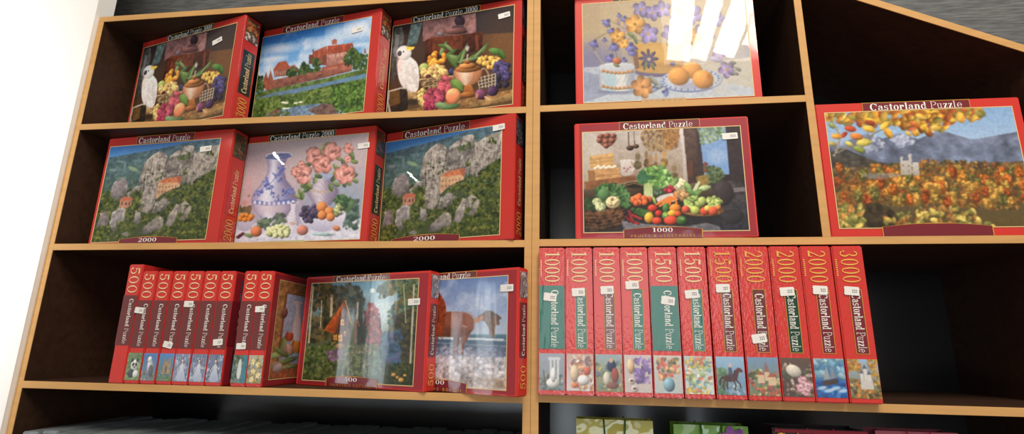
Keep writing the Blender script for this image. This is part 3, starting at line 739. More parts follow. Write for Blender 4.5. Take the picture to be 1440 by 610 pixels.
    for x, y, r, cl in ((102, 428, 26, (176, 180, 130)), (122, 456, 30, (186, 190, 140)), (190, 430, 40, (216, 192, 142))):
        c.ell(x, y, r, r * .85, cl, sh=.35); cluster(c, x, y, r * .7, r * .6, r * .25, 16, cl, int(x), jit=8)
    # lettuce, fennel, cauliflower, leeks
    c.scat([(320, 300), (360, 250), (460, 235), (510, 290), (500, 340), (420, 350), (340, 320)], 330, 9, 20, [(100, 150, 72), (130, 172, 92), (74, 118, 60), (150, 186, 110)], seed=7, sh=.35)
    c.scat([(320, 300), (350, 260), (400, 300), (360, 330)], 50, 9, 16, [(52, 96, 66), (66, 112, 76)], seed=8)
    c.poly([(362, 325), (402, 325), (410, 390), (400, 412), (365, 408), (355, 370)], (150, 170, 100), 1, (196, 200, 150), smooth=1); 
    for k in range(5): c.line([(366 + k * 8, 330), (362 + k * 10, 400)], 3, (190, 204, 150), .7)
    c.ell(436, 375, 30, 24, (70, 92, 66), sh=.3); cluster(c, 436, 372, 22, 16, 7, 18, (78, 100, 72), 20)
    c.ell(558, 335, 40, 34, (206, 200, 150), sh=.35); cluster(c, 558, 328, 28, 20, 10, 22, (216, 208, 160), 21, jit=8); leaf(c, 528, 318, 30, 16, -.9, (120, 150, 84)); leaf(c, 598, 345, 28, 16, .8, (130, 158, 92))
    for p in ([(662, 318), (640, 360), (612, 392)], [(690, 345), (660, 380), (630, 405)], [(650, 330), (628, 378)]): c.line(p, 15, (196, 202, 160)); 
    leaf(c, 690, 352, 36, 15, -.2, (170, 190, 130)); leaf(c, 640, 385, 44, 18, -.5, (120, 150, 84)); leaf(c, 615, 378, 30, 16, .6, (90, 130, 70))
    # cloth, tomatoes, carrots, potatoes, radishes
    c.poly([(420, 400), (540, 372), (560, 420), (440, 440)], (196, 188, 180), smooth=1)
    cluster(c, 500, 360, 26, 12, 11, 10, (150, 40, 56), 22)
    cluster(c, 565, 392, 34, 26, 14, 20, (170, 128, 84), 23)
    cluster(c, 345, 420, 48, 24, 17, 16, (208, 96, 52), 24)
    for a, b in (((430, 440), (500, 402)), ((446, 450), (520, 402)), ((524, 384), (538, 440)), ((505, 400), (500, 445)), ((470, 440), (530, 410))): c.line([a, b], 12, (226, 122, 52)); c.ell(*a, 6, 6, (226, 122, 52))
    leaf(c, 415, 420, 24, 8, 1.2, (150, 170, 90))
    # peppers, cucumbers, chillies, aubergine
    for p, w, cl in (([(300, 470), (360, 500), (385, 512)], 24, (54, 86, 44)), ([(330, 470), (400, 488)], 20, (70, 104, 52)), ([(255, 490), (280, 530)], 20, (60, 30, 40)), ([(280, 480), (300, 535), (330, 545)], 14, (150, 40, 38)), ([(300, 500), (345, 520)], 12, (170, 50, 40)), ([(262, 510), (300, 540)], 13, (120, 30, 36))):
        c.line(p, w, cl); [c.ell(x, y, w * .5, w * .5, cl, sh=.5) for x, y in p]
    for x, y, rx, ry, cl in ((388, 514, 26, 30, (224, 160, 52)), (408, 462, 28, 20, (200, 60, 42)), (440, 490, 20, 18, (190, 52, 40)), (432, 530, 28, 20, (208, 66, 44)), (480, 462, 20, 26, (70, 116, 56)), (478, 502, 20, 22, (96, 140, 64)), (530, 462, 32, 24, (224, 130, 46)), (514, 490, 26, 18, (228, 164, 52)), (545, 492, 20, 16, (206, 84, 44)), (508, 528, 40, 25, (214, 70, 46)), (566, 528, 30, 26, (60, 100, 50)), (588, 470, 24, 24, (206, 74, 50))):
        c.ell(x, y, rx, ry, cl, sh=.55)
    c.ell(478, 498, 9, 8, (160, 180, 90)); c.ell(568, 518, 12, 8, (120, 150, 80))
    # fruit basket
    c.ell(680, 476, 114, 30, (150, 104, 60), .0, sh=.3); c.ell(680, 470, 104, 24, (96, 64, 40))
    for k in range(9): c.line([(572 + k * 24, 478 + 18 * math.sin(k / 8 * PI)), (592 + k * 22, 492 + 10 * math.sin(k / 8 * PI))], 4, (190, 140, 88), .7)
    cluster(c, 625, 432, 50, 32, 12, 54, (140, 160, 84), 25); cluster(c, 738, 435, 42, 34, 12, 50, (150, 164, 88), 26)
    c.ell(676, 425, 24, 26, (166, 180, 100), sh=.5)
    for x, y, r, cl in ((588, 468, 22, (200, 80, 60)), (640, 474, 26, (168, 180, 86)), (690, 478, 25, (206, 76, 54)), (706, 462, 18, (232, 190, 84)), (736, 476, 26, (214, 86, 50)), (765, 458, 14, (216, 120, 60))): c.ell(x, y, r, r * .9, cl, sh=.5)
    c.grain(.09, 130)
    return c

def pic_apricots():
    c = Cv(280, 195, [(30, 34), (1020, -38), (1024, 538), (42, 592)])
    c.vgrad([(0, (176, 152, 120)), (.3, (184, 160, 126)), (.55, (150, 142, 150)), (.72, (160, 160, 176)), (1, (186, 194, 206))])
    c.ell(560, 180, 420, 200, (198, 176, 140), soft=1.2, alpha=.8); c.ell(90, 380, 170, 110, (126, 124, 160), soft=1.1, alpha=.8)
    c.poly([(40, 400), (340, 372), (600, 400), (1024, 330), (1024, 540), (40, 592)], (190, 196, 206), .8, (196, 204, 214), tex=.1)
    c.poly([(40, 420), (140, 440), (200, 540), (40, 590)], (140, 148, 178), .7, tex=.1)
    c.poly([(640, 380), (1024, 330), (1024, 500), (800, 460)], (208, 190, 160), .6)
    # yellow bowl
    for k in range(40):
        t = k / 39
        c.ell(480, 270 + 150 * t, 152 - 14 * t * t, 16, (206 - 30 * t, 158 - 30 * t, 76), soft=.15)
    c.poly([(334, 310), (362, 300), (372, 430), (345, 425)], (116, 84, 76), .8); c.ell(486, 424, 146, 22, (110, 100, 132), soft=.2); c.ell(486, 408, 140, 18, (196, 150, 86), soft=.2)
    c.ell(470, 330, 100, 50, (226, 178, 92), soft=1, alpha=.6)
    for k in range(8):
        a = k / 8 * 2 * PI; c.ell(425 + 34 * math.cos(a), 345 + 30 * math.sin(a), 26, 10, (92, 80, 110), a, sh=.3)
    c.ell(428, 348, 11, 9, (196, 170, 140)); leaf(c, 405, 385, 26, 9, 1.9, (110, 120, 84)); leaf(c, 450, 388, 22, 8, 1.2, (110, 120, 84)); c.ell(566, 372, 16, 12, (92, 86, 130))
    # stems, blue and lilac flowers
    for p in ([(110, 240), (200, 190), (330, 200)], [(250, 80), (290, 140), (400, 220)], [(200, 130), (300, 180)], [(230, 260), (330, 230), (420, 260)], [(380, 60), (420, 160)]): c.line(p, 3.5, (120, 116, 84))
    LB, LL = (112, 108, 172), (150, 134, 186)
    c.scat([(230, 120), (330, 100), (340, 200), (250, 200)], 50, 8, 16, [(190, 160, 130), (170, 150, 160), (150, 130, 150)], seed=4)
    for x, y, r, ro in ((190, 130, 36, 2.2), (215, 180, 32, 2), (108, 250, 34, 1.9), (165, 232, 20, 1.5), (222, 262, 40, 1.4), (255, 90, 20, 1.5), (290, 108, 28, 1.7), (280, 215, 18, 1.6), (325, 265, 42, 1.5), (330, 300, 30, 1.5), (205, 330, 38, 1.9), (280, 345, 24, 1.5), (350, 36, 16, 1.6)): bell(c, x, y, r, LB, ro)
    for x, y, r, s in ((390, 62, 48, 1), (460, 82, 48, 2), (430, 205, 58, 3), (520, 60, 50, 4), (620, 140, 60, 5), (560, 200, 50, 6), (700, 90, 60, 7), (760, 200, 60, 8), (840, 110, 50, 9)): bloom(c, x, y, r, LL, 5, s)
    for x, y, r, s in ((350, 150, 58, 11), (245, 220, 44, 12), (275, 258, 34, 13), (640, 60, 50, 14), (690, 220, 50, 15)): bloom(c, x, y, r, (224, 160, 74), 5, s, (150, 110, 40))
    for x, y, r_ in ((330, 215, .4), (350, 235, 1.2), (560, 270, .5), (640, 260, -.4)): leaf(c, x, y, 30, 11, r_, (112, 124, 80))
    # sugar bowl
    c.ell(238, 528, 110, 14, (116, 120, 156), soft=.8, alpha=.7)
    for k in range(40):
        t = k / 39; w = 104 - (10 * max(0, t - .8) / .2)
        for dx, sc, cl in ((0, 1, (160, 164, 180)), (-.1, .86, (200, 206, 212)), (-.3, .5, (176, 202, 214)), (.2, .4, (222, 220, 214))): c.ell(238 + dx * w, 400 + t * 118, w * sc, 8, cl, soft=.2)
    c.ell(236, 394, 108, 27, (206, 208, 216), -.03, sh=.08); c.ell(236, 402, 104, 20, (190, 194, 206), -.03, alpha=.4)
    for k in range(8):
        x = 155 + k * 24; b = 10 * math.sin(k / 7 * PI)
        c.ell(x, 416 + b, 10, 9, (206, 140, 84), sh=.3); c.ell(x + 12, 420 + b, 6, 3, (120, 130, 110), .5)
        c.ell(x, 500 + b, 10, 9, (206, 140, 84), sh=.3); c.ell(x + 12, 505 + b, 6, 3, (120, 130, 110), .5)
    c.line([(100, 298), (158, 382)], 7, (176, 160, 130)); c.ell(102, 298, 8, 8, (130, 116, 110)); c.ell(238, 360, 26, 20, (196, 110, 66), sh=.4); leaf(c, 236, 385, 20, 8, .3, (120, 130, 84)); c.line([(236, 300), (238, 345)], 3, (120, 116, 84))
    # orange flower, sprig, plate with apricots
    bloom(c, 386, 500, 62, (222, 156, 92), 6, 21, (170, 110, 60)); leaf(c, 455, 470, 40, 14, .9, (140, 144, 130)); leaf(c, 480, 500, 36, 12, -.4, (150, 160, 160)); bell(c, 505, 525, 28, (110, 120, 176), .2); bell(c, 450, 500, 24, (130, 140, 180), 1)
    c.ell(668, 462, 182, 64, (108, 122, 166), -.06, soft=.06); c.ell(668, 458, 178, 60, (190, 198, 216), -.06, soft=.06); c.ell(668, 456, 140, 44, (200, 204, 218), -.06, soft=.1)
    for k in range(26):
        a = k / 26 * 2 * PI; c.ell(668 + 162 * math.cos(a), 458 + 52 * math.sin(a) - 10 * math.cos(a), 7, 4, (96, 110, 160), a)
    c.ell(680, 490, 110, 22, (150, 150, 176), soft=.9, alpha=.6)
    A = (230, 156, 74)
    c.ell(676, 405, 60, 46, A, sh=.3); c.ell(598, 440, 62, 49, A, sh=.35); c.ell(738, 455, 62, 51, A, sh=.35); c.line([(560, 455), (600, 462), (655, 440)], 3.5, (190, 110, 50), .7); c.ell(776, 440, 15, 17, (176, 110, 50), soft=.7, alpha=.8)
    for x, y, r, s in ((880, 400, 48, 31), (840, 310, 40, 32), (740, 310, 36, 33)): bloom(c, x, y, r, (156, 138, 180), 5, s)
    for x, y in ((930, 420), (945, 398), (920, 360)): c.ell(x, y, 17, 10, (140, 136, 130), .4, sh=.3)
    c.line([(790, 330), (860, 360), (960, 400)], 3.5, (130, 126, 96)); leaf(c, 820, 345, 40, 14, .2, (160, 150, 180))
    for k in range(14): c.line([(895 + k * 7, 500 - k * 1 + (k % 3) * 6), (900 + k * 7, 510 - k - (k % 2) * 10)], 2, (150, 140, 140), .7)
    c.poly([(800, 440), (900, 480), (870, 500), (960, 540), (780, 540)], (206, 196, 186), .4)
    c.grain(.05, 120)
    return c

def pic_autumn():
    # 381x610 crop units, extended to the right: the whole cover is about 830 units wide
    c = Cv(250, 190, [(55, 78), (810, 40), (860, 545), (120, 566)])
    c.vgrad([(0, (122, 158, 200)), (.3, (150, 176, 206)), (.4, (110, 124, 144)), (.6, (84, 76, 66)), (1, (92, 74, 40))])
    c.poly([(60, 230), (150, 200), (230, 165), (290, 190), (350, 165), (430, 190), (520, 150), (640, 190), (840, 150), (840, 330), (90, 330)], (116, 124, 150), 1, (88, 98, 120), tex=.4, cells=14)
    c.scat([(180, 200), (240, 172), (300, 200), (280, 240), (220, 250)], 50, 5, 13, [(176, 180, 196), (150, 158, 180), (100, 108, 134)], seed=1)
    c.scat([(320, 190), (360, 170), (420, 200), (360, 230)], 40, 5, 12, [(176, 180, 200), (140, 148, 174)], seed=2)
    c.poly([(75, 260), (130, 230), (200, 265), (290, 300), (360, 290), (360, 330), (85, 340)], (66, 66, 64), 1, (74, 66, 56), tex=.4, smooth=1)
    c.poly([(80, 320), (840, 280), (850, 460), (100, 470)], (98, 78, 58), 1, (112, 80, 44), tex=.5)
    c.poly([(190, 345), (330, 330), (380, 350), (250, 372)], (112, 124, 140), .6, smooth=1)
    T = [(140, 78, 36), (156, 98, 42), (112, 60, 32), (124, 100, 46), (80, 70, 40)]
    c.scat([(100, 350), (250, 340), (260, 460), (110, 470)], 420, 4, 9, T, seed=3)
    c.scat([(250, 310), (480, 280), (840, 290), (845, 480), (260, 470)], 1500, 4, 10, T + [(176, 128, 54), (96, 84, 44), (66, 64, 40)], seed=4)
    q = np.random.RandomState(9)
    for k in range(120):
        x = 110 + q.rand() * 740; y = 318 + (k / 120) * 140
        r = 11 + q.rand() * 15; b = np.array([(196, 104, 40), (210, 136, 52), (168, 80, 36), (176, 140, 60), (120, 112, 56), (216, 160, 70)][q.randint(6)], float)
        c.ell(x, y, r * .8, r * 1.2, b * .62, soft=.5)
        for j in range(12):
            c.ell(x + (q.rand() - .6) * r * 1.2, y + (q.rand() - .7) * r * 1.6, r * .26, r * .2, b * (.8 + .4 * q.rand()), q.rand() * 3, soft=.5)
    c.poly([(190, 345), (330, 335), (370, 350), (250, 368)], (120, 130, 146), .5, smooth=1)
    # plain pale towers standing in the woods
    for x, w, h in ((356, 10, 62), (367, 20, 46), (388, 12, 74), (402, 26, 40)):
        c.poly([(x, 330 - h), (x + w, 328 - h), (x + w, 345), (x, 345)], (186, 180, 174), 1, (160, 150, 140)); c.poly([(x - 2, 331 - h), (x + w / 2, 300 - h), (x + w + 2, 329 - h)], (96, 100, 120))
    c.poly([(210, 480), (240, 455), (300, 470), (330, 500), (360, 560), (240, 566), (200, 540)], (66, 56, 40), 1, (50, 42, 32), tex=.5, smooth=1)
    Y = [(214, 162, 50), (196, 134, 44), (222, 178, 72), (160, 106, 40), (140, 130, 60), (170, 84, 40)]
    c.line([(75, 90), (120, 180), (110, 235), (95, 270)], 9, (150, 140, 124)); c.line([(95, 262), (180, 215), (260, 165), (360, 110), (500, 70)], 6, (130, 116, 96)); c.line([(90, 240), (130, 232)], 5, (120, 110, 96))
    c.scat([(55, 80), (500, 50), (700, 45), (680, 90), (420, 130), (330, 115), (240, 130), (120, 125), (62, 110)], 190, 12, 26, Y, seed=5, sh=.25)
    c.scat([(330, 110), (560, 60), (560, 140), (400, 180)], 60, 12, 24, Y, seed=15, sh=.4)
    for x, y, L, ro, cl in ((160, 148, 24, .2, (186, 70, 44)), (135, 175, 17, -.8, (170, 60, 40)), (195, 125, 18, 1.2, (150, 70, 40)), (105, 182, 22, .1, (216, 150, 60)), (235, 148, 26, .3, (222, 172, 60)), (312, 165, 26, 1, (214, 152, 50)), (215, 208, 30, -.1, (196, 180, 80)), (185, 182, 26, .2, (206, 120, 50)), (195, 238, 24, .4, (130, 140, 60)), (300, 130, 24, -.7, (230, 180, 64)), (155, 215, 18, .5, (190, 180, 90)), (240, 120, 20, .3, (150, 60, 40)), (85, 135, 16, .7, (130, 140, 80)), (88, 215, 18, .1, (170, 150, 80))): leaf(c, x, y, L, L * .55, ro, cl)
    c.scat([(105, 470), (200, 480), (220, 560), (120, 562)], 60, 9, 19, [(206, 180, 90), (176, 160, 80), (196, 130, 60), (130, 130, 60)], seed=6, sh=.35)
    c.scat([(260, 540), (420, 480), (600, 470), (700, 550), (300, 562)], 110, 9, 18, [(206, 180, 90), (176, 150, 70), (150, 100, 50), (110, 110, 56)], seed=7, sh=.35)
    for k in range(4): c.line([(110 + k * 14, 480), (112 + k * 14, 560)], 4, (96, 80, 50), .5)
    c.grain(.1, 120)
    return c

def pic_tulips():
    # 508x610 crop units; right side runs on behind the neighbouring box
    c = Cv(170, 205, [(352, 82), (690, 100), (660, 540), (300, 562)])
    c.a[:] = (150, 96, 52); c.poly([(352, 82), (690, 96), (660, 545), (300, 562)], (158, 104, 58), tex=.35, cells=30)
    c.poly([(385, 138), (680, 150), (650, 500), (345, 478)], (150, 158, 182), 1, (130, 140, 164), tex=.15)
    c.line([(385, 138), (345, 478)], 9, (112, 66, 36)); c.line([(385, 138), (690, 150)], 8, (120, 72, 40))
    for k in range(40):
        t = k / 39; y = 180 + t * 220; w = 22 - 8 * math.sin(min(1, t / .35) * PI) + 34 * max(0, t - .3)
        for dx, sc, cl in ((0, 1, (160, 140, 150)), (-.1, .75, (206, 188, 190))): c.ell(446 + dx * w, y, w * sc, 6, cl, soft=.2)
    c.ell(446, 178, 26, 8, (200, 180, 186)); c.ell(376, 236, 16, 26, (112, 70, 60), .3, sh=.4)
    c.poly([(310, 500), (660, 480), (660, 545), (300, 562)], (150, 80, 48), tex=.3)
    for x, y, L, w, ro, cl in ((370, 390, 46, 16, 1.9, (110, 124, 70)), (350, 440, 60, 15, -.2, (140, 150, 96)), (390, 470, 60, 14, -.3, (100, 116, 70)), (420, 420, 44, 14, -.6, (120, 134, 84)), (365, 430, 40, 14, .5, (90, 106, 62)), (480, 420, 60, 18, .3, (100, 118, 66)), (400, 500, 50, 10, -.15, (120, 130, 84))): leaf(c, x, y, L, w, ro, cl)
    def tulip(x, y, r, cl, ro):
        cl = np.array(cl, float); ca, sa = math.cos(ro), math.sin(ro)
        R2 = lambda px, py: (x + r * (px * ca - py * sa), y + r * (px * sa + py * ca))
        for dx, k in ((-.45, .8), (.45, .86), (0, 1.05)):
            c.poly([R2(dx - .5, .2), R2(dx - .42, -.5), R2(dx * 1.3, -1.25), R2(dx + .42, -.5), R2(dx + .5, .2), R2(dx * .5 + .2, .8), R2(dx * .5 - .2, .8)], cl * k, 1, cl * k * .72, smooth=1)
    for x, y, r, cl, ro in ((402, 352, 24, (196, 84, 54), .2), (440, 402, 34, (222, 140, 56), .1), (402, 414, 24, (216, 158, 140), -.2), (345, 500, 28, (198, 172, 166), -2.2), (500, 372, 34, (206, 100, 66), .5), (545, 425, 32, (214, 160, 140), .9)): tulip(x, y, r, cl, ro)
    for x, y, rx, ry, ro, cl in ((402, 352, 0.1, 0.1, .3, (206, 96, 58)),): c.ell(x, y, rx, ry, cl, ro, sh=.35)
    c.grain(.1, 90)
    return c

def mini(bg0, bg1, daubs, seed, extra=None, w=30, h=38):
    c = Cv(w * 2, h * 2, [(0, 0), (100, 0), (100, 130), (0, 130)])
    c.vgrad([(0, bg0), (1, bg1)])
    for reg, n, r0, r1, cols in daubs:
        c.scat(reg, n, r0, r1, cols, seed=seed, sh=.25)
    if extra: extra(c)
    c.grain(.05, 30, seed)
    return c

def R_(x0, y0, x1, y1): return [(x0, y0), (x1, y0), (x1, y1), (x0, y1)]

def minis():
    M = {}
    def ruin(c):
        for x in (42, 56, 70): c.poly(R_(x, 20, x + 8, 100), (206, 206, 206), .9)
        c.poly(R_(36, 14, 84, 24), (196, 200, 204)); c.ell(55, 104, 26, 18, (214, 214, 212), sh=.4); c.ell(56, 76, 10, 26, (220, 218, 214), sh=.4); c.line([(18, 60), (26, 110), (10, 112)], 4, (96, 84, 60))
    M['ruin'] = mini((150, 156, 170), (120, 136, 140), [(R_(0, 80, 100, 130), 40, 6, 12, [(90, 110, 110), (150, 160, 170), (110, 100, 80)])], 1, ruin)
    def still(c):
        c.ell(30, 70, 16, 30, (206, 180, 150), sh=.4); c.ell(62, 92, 22, 18, (220, 216, 214), sh=.4); c.ell(76, 60, 14, 14, (196, 96, 76), sh=.4); c.ell(30, 110, 12, 10, (210, 120, 70), sh=.4)
    M['still'] = mini((190, 160, 150), (200, 190, 190), [(R_(10, 10, 95, 60), 40, 6, 12, [(220, 200, 190), (150, 110, 110), (206, 150, 110)]), (R_(40, 70, 98, 125), 26, 6, 12, [(206, 110, 90), (226, 220, 216), (190, 140, 90)])], 2, still)
    def field(c):
        c.ell(60, 40, 16, 22, (40, 52, 84), sh=.4); c.ell(72, 72, 14, 26, (150, 70, 60), sh=.3); c.ell(40, 84, 12, 24, (206, 196, 180), sh=.3); c.ell(62, 108, 22, 12, (130, 80, 70), sh=.3); c.ell(58, 22, 8, 8, (206, 160, 130))
    M['field'] = mini((150, 168, 176), (132, 128, 90), [(R_(0, 30, 100, 130), 60, 5, 12, [(180, 160, 90), (120, 130, 90), (96, 120, 140)])], 3, field)
    def viola(c):
        for x, y in ((26, 92), (36, 118)): c.ell(x, y, 13, 11, (206, 190, 180), sh=.4); c.ell(x, y - 2, 7, 4, (96, 70, 66))
        c.ell(24, 40, 14, 26, (214, 180, 140), sh=.4)
    M['violets'] = mini((196, 186, 186), (190, 176, 170), [(R_(40, 10, 98, 95), 60, 6, 12, [(122, 96, 160), (150, 120, 180), (96, 76, 130)])], 4, viola)
    def vase(c):
        c.ell(52, 100, 20, 24, (120, 160, 176), sh=.5)
    M['bouquet'] = mini((200, 190, 180), (170, 180, 180), [(R_(14, 14, 86, 80), 60, 6, 13, [(206, 120, 90), (190, 90, 80), (220, 170, 120), (110, 116, 80)])], 5, vase)
    M['garden'] = mini((170, 190, 196), (200, 204, 190), [(R_(4, 6, 96, 126), 90, 6, 13, [(214, 184, 70), (120, 160, 176), (160, 180, 120), (206, 206, 190), (196, 110, 80)])], 6)
    def rider(c):
        c.poly([(24, 66), (44, 62), (60, 60), (72, 40), (82, 36), (94, 48), (90, 54), (80, 50), (72, 78), (62, 84), (36, 86), (24, 80)], (92, 44, 38), 1, (70, 34, 32), smooth=1)
        for p in ([(28, 80), (22, 98), (26, 114)], [(36, 84), (36, 112)], [(60, 82), (66, 98), (60, 112)], [(68, 78), (80, 92), (82, 104)]): c.line(p, 5, (74, 38, 34))
        c.line([(24, 68), (12, 80), (10, 98)], 6, (50, 28, 28)); c.poly([(42, 62), (44, 38), (54, 36), (58, 60)], (70, 74, 104)); c.ell(50, 30, 6, 7, (206, 170, 150)); c.line([(50, 60), (54, 78)], 5, (60, 60, 80)); c.line([(66, 46), (60, 62)], 4, (40, 24, 24))
    M['rider'] = mini((140, 176, 206), (90, 130, 160), [(R_(0, 40, 40, 130), 40, 6, 12, [(76, 110, 76), (96, 130, 96)]), (R_(40, 96, 100, 130), 20, 6, 12, [(150, 176, 190), (110, 140, 160)])], 7, rider)
    def village(c):
        for x, y, w in ((30, 60, 22), (54, 50, 14), (64, 66, 24)): c.poly(R_(x, y, x + w, y + 28), (206, 176, 140)); c.poly([(x - 3, y), (x + w / 2, y - 14), (x + w + 3, y)], (160, 84, 60))
        c.poly([(52, 40), (60, 12), (68, 40)], (130, 96, 100))
    M['village'] = mini((110, 140, 176), (110, 120, 80), [(R_(0, 50, 100, 130), 70, 5, 12, [(90, 116, 60), (196, 90, 60), (206, 190, 120), (70, 90, 56), (150, 70, 80)])], 8, village)
    def roses(c):
        c.ell(40, 44, 26, 20, (206, 196, 180), .4, sh=.3)
        for x, y in ((66, 74), (80, 92), (56, 98), (72, 110)): rose(c, x, y, 15, (214, 160, 170), int(x))
    M['roses'] = mini((92, 70, 56), (70, 50, 46), [(R_(0, 20, 100, 128), 60, 5, 11, [(120, 96, 76), (70, 80, 56), (150, 120, 96), (206, 180, 170)])], 9, roses)
    def ship(c):
        c.poly([(20, 76), (76, 66), (70, 84), (30, 90)], (70, 50, 44)); c.poly([(28, 72), (40, 26), (50, 68)], (150, 150, 150)); c.poly([(50, 68), (58, 20), (68, 64)], (130, 134, 140))
        for k in range(4): c.ell(20 + k * 22, 98 + (k % 2) * 8, 16, 6, (190, 214, 230), -.2, soft=.6, alpha=.8)
    M['ship'] = mini((90, 140, 176), (24, 84, 160), [(R_(0, 0, 100, 60), 40, 8, 16, [(110, 160, 186), (70, 120, 160), (150, 180, 190)]), (R_(0, 84, 100, 130), 40, 8, 16, [(24, 90, 170), (50, 120, 190), (16, 70, 140)])], 10, ship)
    def towers(c):
        for x, h in ((38, 40), (50, 56), (62, 36)): c.poly(R_(x, 88 - h, x + 11, 92), (206, 200, 196)); c.poly([(x - 2, 88 - h), (x + 5, 74 - h), (x + 13, 88 - h)], (90, 96, 116))
        c.poly(R_(36, 70, 76, 100), (196, 190, 184))
    M['towers'] = mini((150, 176, 206), (120, 110, 70), [(R_(0, 0, 40, 40), 30, 5, 11, [(206, 160, 60), (180, 120, 50)]), (R_(70, 0, 100, 60), 20, 5, 11, [(206, 160, 60), (180, 130, 60)]), (R_(0, 70, 100, 130), 80, 5, 11, [(180, 110, 50), (120, 110, 56), (206, 170, 90), (90, 80, 50)])], 11, towers)
    def panda(c):
        c.ell(56, 60, 26, 28, (206, 206, 200), sh=.3); c.ell(36, 36, 9, 9, (30, 30, 30)); c.ell(72, 36, 9, 9, (30, 30, 30)); c.ell(46, 56, 7, 9, (30, 30, 30), .5); c.ell(66, 56, 7, 9, (30, 30, 30), -.5); c.ell(56, 68, 6, 4, (40, 40, 40)); c.ell(40, 98, 22, 20, (44, 44, 44), sh=.3); c.ell(72, 100, 20, 18, (210, 210, 206), sh=.3)
    M['panda'] = mini((96, 120, 70), (110, 140, 76), [(R_(0, 0, 100, 130), 60, 6, 12, [(90, 120, 60), (130, 150, 90), (66, 86, 50)])], 12, panda)
    def bird(c):
        c.ell(56, 66, 22, 34, (176, 176, 180), -.2, sh=.4); c.ell(46, 30, 14, 14, (214, 214, 214), sh=.3); c.poly([(32, 28), (22, 36), (36, 38)], (190, 150, 60)); c.ell(64, 84, 16, 28, (90, 86, 90), -.2, sh=.3)
    M['bird'] = mini((60, 110, 170), (100, 120, 130), [(R_(0, 90, 100, 130), 30, 6, 12, [(110, 110, 106), (140, 140, 140)])], 13, bird)
    def keep(c):
        c.poly([(30, 96), (34, 40), (80, 36), (86, 96)], (150, 126, 96), tex=.3); c.poly(R_(36, 26, 48, 50), (140, 116, 90)); c.poly(R_(64, 22, 76, 50), (140, 116, 90)); c.poly(R_(50, 60, 60, 90), (90, 70, 56))
    M['keep'] = mini((60, 120, 190), (90, 120, 70), [(R_(0, 80, 100, 130), 40, 6, 12, [(80, 110, 60), (110, 130, 80), (100, 120, 150)])], 14, keep)
    def fairy(c):
        for k in range(7): c.line([(8 + k * 14, 0), (6 + k * 15, 128)], 5, (170, 182, 204), .35)
        c.poly([(46, 44), (60, 44), (66, 74), (92, 128), (14, 128), (40, 74)], (204, 208, 220), .95, (160, 170, 196), smooth=1); c.line([(46, 52), (26, 76), (34, 92)], 5, (206, 196, 200)); c.line([(60, 52), (78, 70), (84, 60)], 5, (206, 196, 200)); c.ell(53, 33, 8, 11, (206, 184, 180), sh=.3); c.poly([(44, 30), (53, 18), (64, 30), (66, 56), (60, 44), (58, 28), (47, 28)], (92, 78, 84))
    for i in range(3):
        M['lady%d' % i] = mini((96, 110, 140), (120, 130, 156), [(R_(0, 0, 100, 130), 50, 6, 14, [(110, 124, 150), (150, 160, 180), (80, 90, 116)])], 15 + i, fairy)
    def falls(c):
        c.poly([(40, 20), (60, 20), (66, 110), (34, 110)], (214, 220, 220), .9, smooth=1); c.poly(R_(70, 0, 100, 130), (50, 130, 160), .7)
    M['falls'] = mini((90, 110, 100), (110, 140, 140), [(R_(0, 0, 100, 130), 50, 6, 14, [(90, 106, 80), (130, 140, 116), (70, 90, 80)])], 19, falls)
    def magnolia(c):
        for x, y in ((30, 30), (66, 44), (40, 76), (74, 92), (34, 112)): bloom(c, x, y, 18, (226, 206, 150), 5, int(x))
    M['magnolia'] = mini((176, 176, 160), (150, 140, 110), [(R_(0, 0, 100, 130), 50, 5, 11, [(196, 150, 70), (150, 170, 190), (120, 110, 70)])], 20, magnolia)
    # pictures on the short sides of the front-facing boxes
    M['side_fruit'] = mini((110, 80, 60), (80, 60, 50), [(R_(10, 10, 90, 70), 40, 8, 14, [(200, 120, 60), (160, 60, 50), (206, 160, 80)]), (R_(0, 80, 100, 125), 30, 7, 14, [(200, 190, 180), (120, 90, 70), (90, 70, 60)])], 21)
    M['side_wood'] = mini((86, 80, 60), (60, 60, 40), [(R_(0, 0, 100, 130), 60, 7, 14, [(90, 84, 50), (150, 96, 50), (60, 70, 40), (110, 60, 40)])], 22)
    M['side_grey'] = mini((150, 140, 140), (120, 120, 130), [(R_(0, 0, 100, 130), 50, 7, 16, [(190, 180, 180), (110, 110, 120), (90, 80, 90), (150, 110, 100)])], 23)
    M['side_dark'] = mini((70, 74, 90), (60, 56, 60), [(R_(0, 0, 100, 130), 50, 7, 16, [(90, 96, 116), (50, 46, 56), (120, 100, 90)])], 24)
    return M
